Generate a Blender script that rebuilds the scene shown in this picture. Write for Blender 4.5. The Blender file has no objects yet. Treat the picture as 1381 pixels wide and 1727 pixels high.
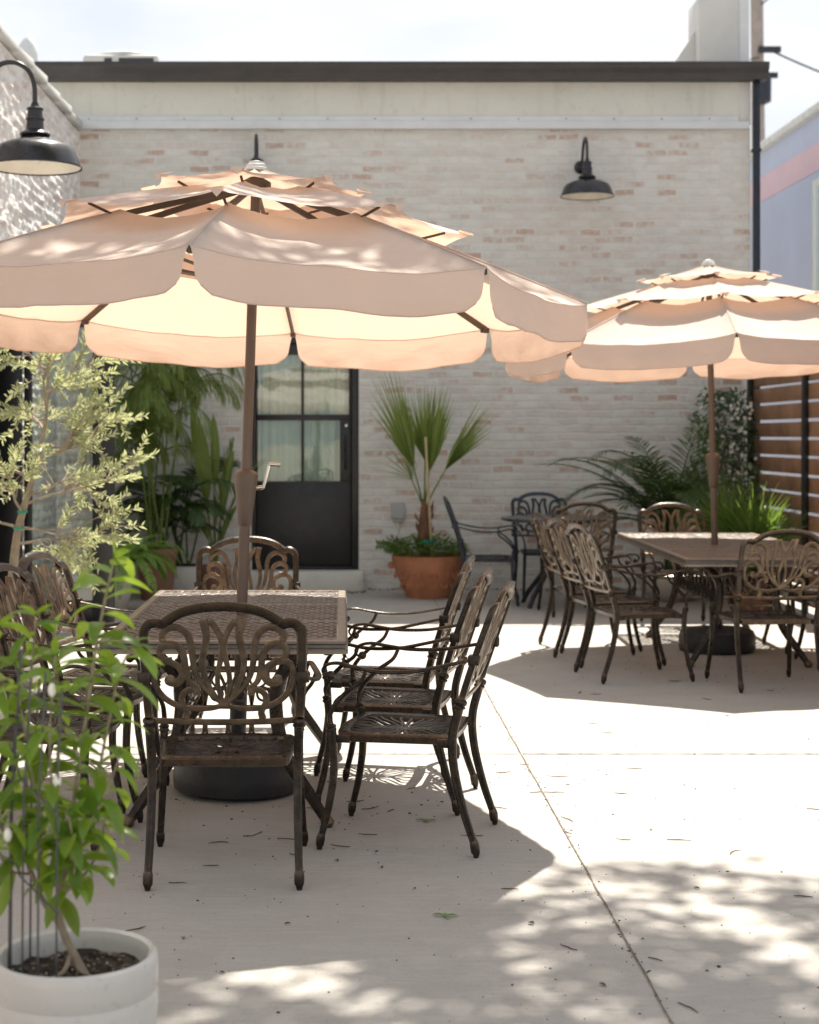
import bpy, bmesh, math, random
from mathutils import Vector, Matrix, Euler, noise as mnoise
R = math.radians
SC = bpy.context.scene
COL = SC.collection

# ------------------------------------------------------------------ camera
CAM_H = 1.5
cam_d = bpy.data.cameras.new('Camera'); cam = bpy.data.objects.new('Camera', cam_d); COL.objects.link(cam)
cam.location = (0, 0, CAM_H); cam.rotation_euler = (R(90), 0, 0)
cam_d.sensor_fit = 'HORIZONTAL'; cam_d.sensor_width = 28.8; cam_d.lens = 2700 / 1381 * 28.8
cam_d.shift_x = (690.5 - 578) / 1381; cam_d.shift_y = -(863.5 - 737) / 1381
cam_d.clip_start = 0.05; cam_d.clip_end = 2000
cam_d.dof.use_dof = True; cam_d.dof.focus_distance = 5.9; cam_d.dof.aperture_fstop = 3.8
SC.camera = cam

# ------------------------------------------------------------------ light
SUN = Vector((0.14, 0.54, 1.0)).normalized()
elev = math.asin(SUN.z); azim = math.atan2(SUN.x, SUN.y)
W = bpy.data.worlds.new('World'); SC.world = W; W.use_nodes = True
wn = W.node_tree; wn.nodes.clear()
wo = wn.nodes.new('ShaderNodeOutputWorld'); wb = wn.nodes.new('ShaderNodeBackground')
sky = wn.nodes.new('ShaderNodeTexSky'); sky.sky_type = 'NISHITA'; sky.sun_disc = False
sky.sun_elevation = elev; sky.sun_rotation = azim; sky.dust_density = 2.5; sky.air_density = 1.0; sky.ozone_density = 1.0
wb.inputs['Strength'].default_value = 0.128
def wnode(t, **kw):
    n = wn.nodes.new('ShaderNode' + t)
    for k, v in kw.items():
        if k in n.inputs: n.inputs[k].default_value = v
        else: setattr(n, k, v)
    return n
hs = wnode('HueSaturation', Saturation=0.42); wn.links.new(sky.outputs[0], hs.inputs['Color'])
# thin summer haze evens the glare round the sun and the horizon: colour / (1 + k * brightness)
bwn = wnode('RGBToBW'); wn.links.new(sky.outputs[0], bwn.inputs[0])
dn = wnode('Math', operation='MULTIPLY_ADD'); wn.links.new(bwn.outputs[0], dn.inputs[0]); dn.inputs[1].default_value = 0.150; dn.inputs[2].default_value = 1.0
iv = wnode('Math', operation='DIVIDE'); iv.inputs[0].default_value = 1.0; wn.links.new(dn.outputs[0], iv.inputs[1])
vs_ = wnode('VectorMath', operation='SCALE'); wn.links.new(hs.outputs[0], vs_.inputs[0]); wn.links.new(iv.outputs[0], vs_.inputs['Scale'])
# soft fair weather clouds by direction
tc = wnode('TexCoord'); mpn = wnode('Mapping'); mpn.inputs['Scale'].default_value = (3.0, 3.0, 9.0); wn.links.new(tc.outputs['Generated'], mpn.inputs[0])
cn = wnode('TexNoise', Scale=1.7, Detail=6.0, Roughness=0.55); wn.links.new(mpn.outputs[0], cn.inputs['Vector'])
cm = wnode('MapRange'); wn.links.new(cn.outputs['Fac'], cm.inputs[0]); cm.inputs[1].default_value = 0.36; cm.inputs[2].default_value = 0.66; cm.inputs[4].default_value = 0.8
cx = wnode('Mix'); cx.data_type = 'RGBA'; wn.links.new(cm.outputs[0], cx.inputs[0]); wn.links.new(vs_.outputs[0], cx.inputs[6]); cx.inputs[7].default_value = (4.2, 4.2, 4.2, 1)
wn.links.new(cx.outputs[2], wb.inputs['Color']); wn.links.new(wb.outputs[0], wo.inputs['Surface'])
sl = bpy.data.lights.new('Sun', 'SUN'); sl.energy = 5.0; sl.angle = R(0.53); sl.color = (1.0, 0.93, 0.82)
so = bpy.data.objects.new('Sun', sl); COL.objects.link(so)
so.location = (2, 8, 14); so.rotation_euler = (-SUN).to_track_quat('-Z', 'Y').to_euler()
SC.view_settings.view_transform = 'Standard'; SC.view_settings.look = 'None'
SC.view_settings.exposure = 1.06; SC.view_settings.gamma = 1.0
SC.cycles.max_bounces = 10; SC.cycles.transparent_max_bounces = 16
SC.cycles.diffuse_bounces = 6

# ------------------------------------------------------------------ helpers
def P(px, py, d):            # a measured direction in the photo and a distance -> metres
    return Vector(((px - 578) * d / 2700, d, CAM_H + (737 - py) * d / 2700))
def G(px, py):               # measured point on the ground
    d = 2700 * CAM_H / (py - 737); return Vector(((px - 578) * d / 2700, d, 0))

class MB:
    def __init__(s): s.v = []; s.f = []
    def add(s, vs, fs):
        o = len(s.v); s.v.extend([tuple(v) for v in vs]); s.f.extend([tuple(i + o for i in f) for f in fs])
    def build(s, name, mat, parent=None, smooth=True, ang=0.75, loc=None):
        me = bpy.data.meshes.new(name); me.from_pydata(s.v, [], s.f); me.update()
        bm = bmesh.new(); bm.from_mesh(me)
        for f in bm.faces: f.smooth = smooth
        if smooth:
            for e in bm.edges:
                if len(e.link_faces) == 2 and e.calc_face_angle(0) > ang: e.smooth = False
        bm.to_mesh(me); bm.free()
        me.materials.append(mat)
        ob = bpy.data.objects.new(name, me); COL.objects.link(ob)
        if parent: ob.parent = parent
        if loc is not None: ob.location = loc
        return ob

def box(mb, lo, hi, bev=0.0, M=None):
    x0, y0, z0 = lo; x1, y1, z1 = hi
    if bev <= 0:
        vs = [(x, y, z) for x in (x0, x1) for y in (y0, y1) for z in (z0, z1)]
        fs = [(0, 1, 3, 2), (4, 6, 7, 5), (0, 4, 5, 1), (2, 3, 7, 6), (0, 2, 6, 4), (1, 5, 7, 3)]
    else:
        b = bmesh.new(); bmesh.ops.create_cube(b, size=1)
        bmesh.ops.scale(b, vec=(x1 - x0, y1 - y0, z1 - z0), verts=b.verts)
        bmesh.ops.translate(b, vec=((x0 + x1) / 2, (y0 + y1) / 2, (z0 + z1) / 2), verts=b.verts)
        bmesh.ops.bevel(b, geom=b.edges[:], offset=bev, segments=2, affect='EDGES', profile=0.5)
        b.verts.index_update(); vs = [v.co.copy() for v in b.verts]; fs = [[v.index for v in f.verts] for f in b.faces]; b.free()
    if M is not None: vs = [M @ Vector(v) for v in vs]
    mb.add(vs, fs)

def cr(pts, n=6):            # Catmull-Rom through the points
    pts = [Vector(p) for p in pts]; out = []
    for i in range(len(pts) - 1):
        p1, p2 = pts[i], pts[i + 1]
        p0 = pts[i - 1] if i else p1 * 2 - p2
        p3 = pts[i + 2] if i + 2 < len(pts) else p2 * 2 - p1
        for k in range(n):
            t = k / n
            out.append(0.5 * ((2 * p1) + (p2 - p0) * t + (2 * p0 - 5 * p1 + 4 * p2 - p3) * t * t + (3 * p1 - p0 - 3 * p2 + p3) * t ** 3))
    out.append(pts[-1]); return out

def tube(mb, pts, rad, n=8, caps=True, flat=1.0, prof=None):
    pts = [Vector(p) for p in pts]; N = len(pts)
    rs = rad if isinstance(rad, (list, tuple)) else [rad] * N
    if len(rs) != N:
        rs = [rs[min(int(i / (N - 1) * (len(rs) - 1)), len(rs) - 2)] * (1 - (i / (N - 1) * (len(rs) - 1) - min(int(i / (N - 1) * (len(rs) - 1)), len(rs) - 2))) +
              rs[min(int(i / (N - 1) * (len(rs) - 1)), len(rs) - 2) + 1] * (i / (N - 1) * (len(rs) - 1) - min(int(i / (N - 1) * (len(rs) - 1)), len(rs) - 2)) for i in range(N)]
    T = [(pts[min(i + 1, N - 1)] - pts[max(i - 1, 0)]).normalized() for i in range(N)]
    up = Vector((0, 0, 1)) if abs(T[0].z) < 0.9 else Vector((1, 0, 0))
    u = T[0].cross(up).normalized(); vs = []; fs = []
    for i in range(N):
        u = (u - T[i] * u.dot(T[i])).normalized(); w = T[i].cross(u)
        for k in range(n):
            a = 2 * math.pi * k / n; q = prof[k % len(prof)] if prof else 1
            vs.append(pts[i] + (u * math.cos(a) + w * math.sin(a) * flat) * rs[i] * q)
    for i in range(N - 1):
        for k in range(n):
            a = i * n + k; b = i * n + (k + 1) % n
            fs.append((a, b, b + n, a + n))
    if caps:
        fs.append(tuple(range(n - 1, -1, -1))); fs.append(tuple((N - 1) * n + k for k in range(n)))
    mb.add(vs, fs)

def lathe(mb, prof, n=32, c=(0, 0, 0), cap0=True, cap1=True, M=None):
    vs = []; fs = []; c = Vector(c)
    for r, z in prof:
        for k in range(n):
            a = 2 * math.pi * k / n; vs.append(Vector((r * math.cos(a), r * math.sin(a), z)) + c)
    for i in range(len(prof) - 1):
        for k in range(n):
            a = i * n + k; b = i * n + (k + 1) % n; fs.append((a, b, b + n, a + n))
    if cap0: fs.append(tuple(range(n - 1, -1, -1)))
    if cap1: fs.append(tuple((len(prof) - 1) * n + k for k in range(n)))
    if M is not None: vs = [M @ v for v in vs]
    mb.add(vs, fs)

def ball(mb, c, r, n=10, m=6, s=(1, 1, 1)):
    vs = []; fs = []
    for i in range(m + 1):
        th = math.pi * i / m
        for k in range(n):
            a = 2 * math.pi * k / n
            vs.append((c[0] + r * s[0] * math.sin(th) * math.cos(a), c[1] + r * s[1] * math.sin(th) * math.sin(a), c[2] + r * s[2] * math.cos(th)))
    for i in range(m):
        for k in range(n):
            a = i * n + k; b = i * n + (k + 1) % n; fs.append((a, a + n, b + n, b))
    mb.add(vs, fs)

def ribbon(mb, pts2, w, dep, mp, n=5, closed=False):   # a cast strip with rounded faces laid along a 2-D curve; mp maps (u, v, depth) to 3-D
    q = cr([(p[0], p[1], 0) for p in pts2], n); N = len(q); vs = []; fs = []
    ws = w if isinstance(w, (list, tuple)) else [w, w]
    sec = [(-.5, 0), (-.36, .5), (.36, .5), (.5, 0), (.36, -.5), (-.36, -.5)]
    for i in range(N):
        t = (q[min(i + 1, N - 1)] - q[max(i - 1, 0)]); t = Vector((t.x, t.y)).normalized() if t.length > 1e-9 else Vector((1, 0))
        nn = Vector((-t.y, t.x)); f = i / (N - 1) * (len(ws) - 1); k = min(int(f), len(ws) - 2); wi = ws[k] + (ws[k + 1] - ws[k]) * (f - k)
        for a, b in sec:
            vs.append(mp(q[i].x + nn.x * a * wi, q[i].y + nn.y * a * wi, b * dep))
    for i in range(N - 1):
        for k in range(6):
            a = i * 6 + k; b = i * 6 + (k + 1) % 6; fs.append((a, b, b + 6, a + 6))
    fs.append((5, 4, 3, 2, 1, 0)); fs.append(tuple((N - 1) * 6 + k for k in range(6)))
    mb.add(vs, fs)

def blade(mb, base, d, up, L, w, bend=0.3, nseg=4, fold=0.25, tip=0.05, shape=None):   # a leaf: folded along its midrib, bending with gravity
    d = Vector(d).normalized(); up = Vector(up); s = d.cross(up)
    if s.length < 1e-4: s = d.cross(Vector((1, 0.3, 0)))
    s.normalize(); nrm = s.cross(d).normalized(); p = Vector(base); vs = []; fs = []
    for i in range(nseg + 1):
        t = i / nseg
        ww = w * (shape(t) if shape else (math.sin(math.pi * min(1, (t * .92 + .06))) ** .8))
        if i == nseg: ww = w * tip
        vs += [p - s * ww * .5 + nrm * ww * fold, p, p + s * ww * .5 + nrm * ww * fold]
        d2 = (d + Vector((0, 0, -1)) * bend / nseg).normalized(); p = p + d2 * (L / nseg); d = d2
        nrm = s.cross(d).normalized()
    for i in range(nseg):
        a = i * 3; fs += [(a, a + 1, a + 4, a + 3), (a + 1, a + 2, a + 5, a + 4)]
    mb.add(vs, fs)

def tag(o, label, cat, group=None, kind=None):
    o['label'] = label; o['category'] = cat
    if group: o['group'] = group
    if kind: o['kind'] = kind
    return o
def struct(o): o['kind'] = 'structure'; return o
def thing(name, label, cat, loc=(0, 0, 0), rz=0.0, group=None):
    o = bpy.data.objects.new(name, None); COL.objects.link(o); o.location = loc; o.rotation_euler = (0, 0, rz)
    o.empty_display_size = 0.2
    return tag(o, label, cat, group)
def copy_tree(o, parent=None):
    c = o.copy(); COL.objects.link(c)
    if parent: c.parent = parent
    for ch in list(o.children): copy_tree(ch, c)
    return c

# ------------------------------------------------------------------ materials
def mat(name):
    m = bpy.data.materials.new(name); m.use_nodes = True; nt = m.node_tree; nt.nodes.clear()
    out = nt.nodes.new('ShaderNodeOutputMaterial'); return m, nt, out
def nd(nt, t, **kw):
    n = nt.nodes.new('ShaderNode' + t)
    for k, v in kw.items():
        if k in n.inputs: n.inputs[k].default_value = v
        else: setattr(n, k, v)
    return n
def L(nt, a, b): nt.links.new(a, b)
def ramp(nt, fac, stops):
    r = nt.nodes.new('ShaderNodeValToRGB'); el = r.color_ramp.elements
    while len(el) < len(stops): el.new(0.5)
    for e, (p, c) in zip(el, stops): e.position = p; e.color = (c, c, c, 1) if isinstance(c, (int, float)) else (*c, 1)
    L(nt, fac, r.inputs[0]); return r
def mix(nt, fac, a, b, bt='MIX'):
    m = nt.nodes.new('ShaderNodeMix'); m.data_type = 'RGBA'; m.blend_type = bt
    for sock, val in ((0, fac), (6, a), (7, b)):
        if hasattr(val, 'is_output'): L(nt, val, m.inputs[sock])
        elif sock == 0: m.inputs[0].default_value = val
        else: m.inputs[sock].default_value = (*val, 1)
    return m.outputs[2]
def coord(nt, kind='Object', scale=(1, 1, 1)):
    c = nt.nodes.new('ShaderNodeTexCoord'); mp = nt.nodes.new('ShaderNodeMapping'); mp.inputs['Scale'].default_value = scale
    L(nt, c.outputs[kind], mp.inputs[0]); return mp.outputs[0]
def noise(nt, vec, scale, detail=4, rough=0.55, dist=0.0):
    n = nd(nt, 'TexNoise', Scale=scale, Detail=detail, Roughness=rough, Distortion=dist); L(nt, vec, n.inputs['Vector']); return n.outputs['Fac']
def bump(nt, h, strength, dist, nrm=None):
    b = nd(nt, 'Bump', Strength=strength, Distance=dist); L(nt, h, b.inputs['Height'])
    if nrm: L(nt, nrm, b.inputs['Normal'])
    return b.outputs[0]
def prin(nt, out, col=None, rough=0.6, metal=0.0, nrm=None, spec=0.5, **kw):
    p = nt.nodes.new('ShaderNodeBsdfPrincipled')
    if col is not None:
        if hasattr(col, 'is_output'): L(nt, col, p.inputs['Base Color'])
        else: p.inputs['Base Color'].default_value = (*col, 1)
    if hasattr(rough, 'is_output'): L(nt, rough, p.inputs['Roughness'])
    else: p.inputs['Roughness'].default_value = rough
    p.inputs['Metallic'].default_value = metal; p.inputs['Specular IOR Level'].default_value = spec
    if nrm: L(nt, nrm, p.inputs['Normal'])
    for k, v in kw.items(): p.inputs[k.replace('_', ' ')].default_value = v
    if out: L(nt, p.outputs[0], out.inputs['Surface'])
    return p

def simple(name, col, rough=0.6, metal=0.0, var=0.12, nscale=6, bmp=0.0, bscale=60, spec=0.5, kind='Object'):
    m, nt, out = mat(name); v = coord(nt, kind)
    n = noise(nt, v, nscale, 5); d = tuple(c * (1 - var) for c in col); u = tuple(min(1, c * (1 + var)) for c in col)
    r = ramp(nt, n, [(0.3, d), (0.7, u)])
    nb = bump(nt, noise(nt, v, bscale, 4), bmp, 0.01) if bmp else None
    rr = ramp(nt, noise(nt, v, nscale * 3, 3), [(0.3, max(0, rough - .08)), (0.7, min(1, rough + .08))])
    prin(nt, out, r.outputs[0], rr.outputs[0], metal, nb, spec); return m

def metal_bronze(name, dark, gold, amt, rough=0.42, metal=0.35):     # dark cast metal with the finish rubbed through on its edges
    m, nt, out = mat(name); v = coord(nt)
    geo = nt.nodes.new('ShaderNodeNewGeometry')
    edge = ramp(nt, geo.outputs['Pointiness'], [(0.57, 0.0), (0.69, 1.0)])
    n = ramp(nt, noise(nt, v, 22, 5, .6), [(0.38, 0.0), (0.68, 1.0)])
    mu = nd(nt, 'Math', operation='MULTIPLY_ADD'); L(nt, edge.outputs[0], mu.inputs[0]); mu.inputs[1].default_value = 0.85
    m2 = nd(nt, 'Math', operation='MULTIPLY'); L(nt, n.outputs[0], m2.inputs[0]); m2.inputs[1].default_value = amt; L(nt, m2.outputs[0], mu.inputs[2]); mu.use_clamp = True
    c = mix(nt, mu.outputs[0], dark, gold)
    rr = ramp(nt, noise(nt, v, 40, 4), [(0.3, rough - .1), (0.7, rough + .14)])
    prin(nt, out, c, rr.outputs[0], metal, bump(nt, noise(nt, v, 140, 3), .12, .004), 0.5); return m

def fabric(name, col, tcol, fac, kind='Object'):
    m, nt, out = mat(name); v = coord(nt, kind)
    n = ramp(nt, noise(nt, v, 2.2, 5, .6), [(0.3, tuple(c * .93 for c in col)), (0.7, col)])
    w = nd(nt, 'TexWave', Scale=160, Distortion=0.5); L(nt, v, w.inputs[0])
    cw = coord(nt, kind, (1, 1, 2.2)); b = bump(nt, noise(nt, cw, 3.2, 4, .45, .8), .30, .04); b = bump(nt, w.outputs['Fac'], .06, .002, b)
    d = nt.nodes.new('ShaderNodeBsdfDiffuse'); L(nt, n.outputs[0], d.inputs[0]); L(nt, b, d.inputs['Normal'])
    t = nt.nodes.new('ShaderNodeBsdfTranslucent'); t.inputs[0].default_value = (*tcol, 1); L(nt, b, t.inputs['Normal'])
    mx = nt.nodes.new('ShaderNodeMixShader'); mx.inputs[0].default_value = fac
    L(nt, d.outputs[0], mx.inputs[1]); L(nt, t.outputs[0], mx.inputs[2]); L(nt, mx.outputs[0], out.inputs[0]); return m

def leafmat(name, c0, c1, tc, tfac=0.4, rough=0.4, nscale=9):
    m, nt, out = mat(name); v = coord(nt)
    geo = nt.nodes.new('ShaderNodeNewGeometry')
    n = noise(nt, v, nscale, 3)
    ad = nd(nt, 'Math', operation='MULTIPLY_ADD'); L(nt, geo.outputs['Random Per Island'], ad.inputs[0]); ad.inputs[1].default_value = .6
    m2 = nd(nt, 'Math', operation='MULTIPLY'); L(nt, n, m2.inputs[0]); m2.inputs[1].default_value = .4; L(nt, m2.outputs[0], ad.inputs[2])
    r = ramp(nt, ad.outputs[0], [(0.15, c0), (0.85, c1)])
    p = prin(nt, None, r.outputs[0], rough)
    tr = ramp(nt, ad.outputs[0], [(0.15, tuple(x * .75 for x in tc)), (0.85, tc)])
    t = nt.nodes.new('ShaderNodeBsdfTranslucent'); L(nt, tr.outputs[0], t.inputs[0])
    mx = nt.nodes.new('ShaderNodeMixShader'); mx.inputs[0].default_value = tfac
    L(nt, p.outputs[0], mx.inputs[1]); L(nt, t.outputs[0], mx.inputs[2]); L(nt, mx.outputs[0], out.inputs[0]); return m

def brickmat(name, axes, paint, worn, wear, relief, relief_d=0.03):
    m, nt, out = mat(name); c = nt.nodes.new('ShaderNodeTexCoord'); sp = nt.nodes.new('ShaderNodeSeparateXYZ'); L(nt, c.outputs['Object'], sp.inputs[0])
    cb = nt.nodes.new('ShaderNodeCombineXYZ'); L(nt, sp.outputs[axes[0]], cb.inputs[0]); L(nt, sp.outputs[axes[1]], cb.inputs[1])
    nz = nd(nt, 'TexNoise', Scale=3.5, Detail=3.0); L(nt, c.outputs['Object'], nz.inputs[0])
    sc = nd(nt, 'VectorMath', operation='SCALE'); L(nt, nz.outputs['Color'], sc.inputs[0]); sc.inputs['Scale'].default_value = 0.05
    av = nd(nt, 'VectorMath', operation='ADD'); L(nt, cb.outputs[0], av.inputs[0]); L(nt, sc.outputs[0], av.inputs[1])
    b = nt.nodes.new('ShaderNodeTexBrick'); L(nt, av.outputs[0], b.inputs['Vector'])
    for k, val in (('Scale', 1), ('Mortar Size', .018), ('Mortar Smooth', .7), ('Bias', 0), ('Brick Width', .215), ('Row Height', .078)): b.inputs[k].default_value = val
    b.inputs['Color1'].default_value = (0, 0, 0, 1); b.inputs['Color2'].default_value = (1, 1, 1, 1); b.inputs['Mortar'].default_value = (.3, .3, .3, 1)
    rv = nt.nodes.new('ShaderNodeRGBToBW'); L(nt, b.outputs['Color'], rv.inputs[0])
    ob = c.outputs['Object']
    big = noise(nt, ob, .9, 3); mid = noise(nt, ob, 5, 4, .6); fine = noise(nt, ob, 26, 5, .65)
    def madd(a, k, bb):
        x = nd(nt, 'Math', operation='MULTIPLY_ADD'); L(nt, a, x.inputs[0]); x.inputs[1].default_value = k
        if hasattr(bb, 'is_output'): L(nt, bb, x.inputs[2])
        else: x.inputs[2].default_value = bb
        return x.outputs[0]
    s = madd(big, 1.3, rv.outputs[0]); s = madd(mid, .7, s); s = madd(fine, .75, s)      # worn where a weak brick meets a worn patch
    w1 = ramp(nt, s, [(0.0, 0.0), (1.0, 1.0)])
    mr = nd(nt, 'MapRange'); L(nt, s, mr.inputs[0]); mr.inputs[1].default_value = wear; mr.inputs[2].default_value = wear + .35
    inv = nd(nt, 'Math', operation='SUBTRACT'); inv.inputs[0].default_value = 1; L(nt, b.outputs['Fac'], inv.inputs[1])
    wm = nd(nt, 'Math', operation='MULTIPLY'); L(nt, mr.outputs[0], wm.inputs[0]); L(nt, inv.outputs[0], wm.inputs[1])
    wm2 = nd(nt, 'Math', operation='MULTIPLY'); L(nt, wm.outputs[0], wm2.inputs[0]); wm2.inputs[1].default_value = .55
    pc = ramp(nt, madd(mid, .5, madd(big, .5, 0.0)), [(0.32, tuple(x * .86 for x in paint)), (0.62, paint)])
    hue = ramp(nt, rv.outputs[0], [(.30, paint), (.42, (.60, .575, .57)), (.55, (.66, .53, .475)), (.68, paint), (.80, (.60, .45, .395)), (.92, (.56, .40, .32))])
    chip = ramp(nt, madd(fine, .55, madd(mid, .45, 0.0)), [(.42, .10), (.56, .62)])
    notm = nd(nt, 'Math', operation='MULTIPLY'); L(nt, chip.outputs[0], notm.inputs[0]); L(nt, inv.outputs[0], notm.inputs[1])
    tint = mix(nt, notm.outputs[0], pc.outputs[0], hue.outputs[0])
    stv = nd(nt, 'Mapping'); stv.inputs['Scale'].default_value = (5.5, 5.5, 13); L(nt, ob, stv.inputs[0])
    smear = ramp(nt, noise(nt, stv.outputs[0], 1.0, 4, .6, .6), [(.46, 0.0), (.68, .42)])
    tint = mix(nt, smear.outputs[0], tint, (.56, .50, .455))
    mort = mix(nt, ramp(nt, b.outputs['Fac'], [(.5, 0.0), (1, .10)]).outputs[0], tint, tuple(x * .72 for x in paint))
    wc = ramp(nt, noise(nt, ob, 9, 2), [(.35, tuple(x * .75 for x in worn)), (.65, worn)])
    col = mix(nt, wm2.outputs[0], mort, wc.outputs[0])
    h1 = madd(b.outputs['Fac'], -.55, madd(mid, .8, madd(fine, .35, madd(wm.outputs[0], -.3, 0.0))))
    prin(nt, out, col, .95, 0, bump(nt, h1, relief, relief_d), .08); return m

# concrete
def concretemat():
    m, nt, out = mat('concrete_slab'); v = coord(nt)
    big = noise(nt, v, .55, 5, .6); mid = noise(nt, v, 4, 5, .65); fine = noise(nt, v, 60, 4, .7); grit = noise(nt, v, 260, 2, .5)
    c = ramp(nt, big, [(.3, (.405, .385, .357)), (.7, (.48, .458, .426))]).outputs[0]
    c = mix(nt, ramp(nt, mid, [(.35, .34), (.6, 0.0)]).outputs[0], c, (.38, .35, .315))
    c = mix(nt, ramp(nt, fine, [(.3, .35), (.48, 0.0)]).outputs[0], c, (.27, .25, .225))
    c = mix(nt, ramp(nt, grit, [(.28, .55), (.38, 0.0)]).outputs[0], c, (.2, .18, .16))
    st = ramp(nt, noise(nt, v, 1.3, 6, .7, 1.2), [(.54, 0.0), (.60, .30), (.66, 0.0)]).outputs[0]
    c = mix(nt, st, c, (.36, .335, .30))
    sw = coord(nt, 'Object', (1.2, 9, 1)); c = mix(nt, ramp(nt, noise(nt, sw, 3, 4, .6, 1.5), [(.45, 0.0), (.7, .22)]).outputs[0], c, (.60, .575, .53))
    vo = nd(nt, 'TexVoronoi', Scale=7.0); L(nt, v, vo.inputs['Vector'])
    sp = ramp(nt, vo.outputs['Distance'], [(.02, 1.0), (.05, 0.0)])
    gate = ramp(nt, noise(nt, v, 2.3, 3), [(.52, 0.0), (.56, .8)])
    g = nd(nt, 'Math', operation='MULTIPLY'); L(nt, sp.outputs[0], g.inputs[0]); L(nt, gate.outputs[0], g.inputs[1])
    c = mix(nt, g.outputs[0], c, (.13, .11, .09))
    hb = nd(nt, 'Math', operation='MULTIPLY_ADD'); L(nt, fine, hb.inputs[0]); hb.inputs[1].default_value = .6; L(nt, grit, hb.inputs[2])
    prin(nt, out, c, .85, 0, bump(nt, hb.outputs[0], .35, .004), .25); return m

M = {}
M['concrete'] = concretemat()
M['earth'] = simple('ground_earth', (.30, .27, .22), .95, nscale=.4, bmp=.3, bscale=8)
M['brick'] = brickmat('painted_brick_worn', ('X', 'Z'), (.73, .73, .695), (.50, .29, .21), 2.12, .45, .012)  # whitewash in its own tone, worn red bricks showing through
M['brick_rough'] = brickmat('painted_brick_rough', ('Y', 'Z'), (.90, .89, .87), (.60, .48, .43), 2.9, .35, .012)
def stuccomat(name, col):
    m, nt, out = mat(name); v = coord(nt); run = coord(nt, 'Object', (7, 7, .8))
    a = ramp(nt, noise(nt, v, 1.6, 5, .6), [(.3, tuple(c * .90 for c in col)), (.7, col)]).outputs[0]
    a = mix(nt, ramp(nt, noise(nt, run, 1.0, 5, .65), [(.52, 0.0), (.72, .45)]).outputs[0], a, (.50, .45, .36))
    a = mix(nt, ramp(nt, noise(nt, v, 9, 4, .7), [(.56, 0.0), (.70, .3)]).outputs[0], a, (.45, .42, .37))
    prin(nt, out, a, .85, 0, bump(nt, noise(nt, v, 30, 4), .2, .006), .3); return m
M['stucco'] = stuccomat('stained_cream_stucco', (.72, .72, .66))
M['stucco_grey'] = simple('grey_white_stucco', (.62, .62, .60), .85, var=.07, nscale=2.0, bmp=.15, bscale=40)
M['ledge'] = simple('pale_blue_ledge', (.69, .71, .73), .6, var=.05)
M['gutter'] = simple('brown_gutter_metal', (.056, .052, .053), .45, .3, var=.15)
M['black'] = simple('black_paint', (.012, .012, .014), .38, 0, var=.2)
M['navy'] = simple('navy_downspout', (.022, .027, .04), .4, .2, var=.2)
M['roof'] = simple('roof_felt', (.25, .24, .23), .9)
M['dark_room'] = simple('room_shade_black', (.02, .02, .02), .9)  # near-black colour stands in for the shade of unlit rooms
M['curtain'] = simple('sage_curtain', (.72, .78, .72), .9, var=.08, nscale=3)
M['bronze'] = metal_bronze('antique_bronze', (.022, .018, .016), (.42, .29, .165), .09, .30, .55)
M['bronze_lat'] = metal_bronze('brushed_bronze', (.088, .066, .048), (.30, .22, .14), .5, .34, .55)
M['bronze_seat'] = metal_bronze('worn_bronze_seat', (.050, .041, .036), (.22, .165, .12), .35, .32, .55)
M['table'] = metal_bronze('brown_table_metal', (.145, .125, .110), (.29, .24, .20), .4, .36, .5)
M['blackmetal'] = metal_bronze('sky_tinted_black_metal', (.018, .022, .032), (.09, .105, .14), .25, .36)  # bluish tint stands in for sky sheen on black metal
M['darktop'] = simple('sky_sheen_tabletop', (.050, .055, .065), .28, .3, var=.15)  # base colour lightened in place of sky reflected in the black top
M['pole'] = simple('taupe_pole', (.155, .115, .09), .45, .2, var=.08)
M['rib'] = simple('brown_rib', (.085, .062, .045), .5, .1)
M['chrome'] = simple('polished_metal', (.75, .72, .66), .18, 1.0, var=.05)
M['basewt'] = simple('black_base_plastic', (.016, .016, .018), .48, 0, var=.25, nscale=12, bmp=.15, bscale=30)
M['fabric'] = fabric('cream_canvas', (.69, .61, .55), (.97, .655, .49), .31)
def glazemat(name, col):
    m, nt, out = mat(name); v = coord(nt); sp = nt.nodes.new('ShaderNodeSeparateXYZ'); c0 = nt.nodes.new('ShaderNodeTexCoord'); L(nt, c0.outputs['Object'], sp.inputs[0])
    a = ramp(nt, noise(nt, v, 4, 5, .6), [(.3, tuple(c * .92 for c in col)), (.7, col)]).outputs[0]
    a = mix(nt, ramp(nt, noise(nt, v, 38, 4, .7), [(.60, 0.0), (.68, .45)]).outputs[0], a, (.36, .32, .27))
    low = nd(nt, 'MapRange'); L(nt, sp.outputs['Z'], low.inputs[0]); low.inputs[1].default_value = .16; low.inputs[2].default_value = 0.0
    lm = nd(nt, 'Math', operation='MULTIPLY'); L(nt, low.outputs[0], lm.inputs[0]); L(nt, ramp(nt, noise(nt, v, 16, 5, .7), [(.35, .1), (.65, .8)]).outputs[0], lm.inputs[1])
    a = mix(nt, lm.outputs[0], a, (.33, .29, .24))
    hb = nd(nt, 'TexWave', Scale=9.0, Distortion=1.5); hb.bands_direction = 'Z'; L(nt, v, hb.inputs[0])
    prin(nt, out, a, .3, 0, bump(nt, noise(nt, v, 10, 4), .1, .01, bump(nt, hb.outputs['Fac'], .10, .004)), .5); return m
M['potwhite'] = glazemat('white_glaze', (.62, .60, .57))
M['terracotta'] = simple('terracotta', (.47, .20, .105), .75, 0, var=.2, nscale=5, bmp=.2, bscale=35)
M['terradark'] = simple('dark_terracotta', (.25, .125, .085), .75, 0, var=.2, nscale=5, bmp=.2, bscale=35)
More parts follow.
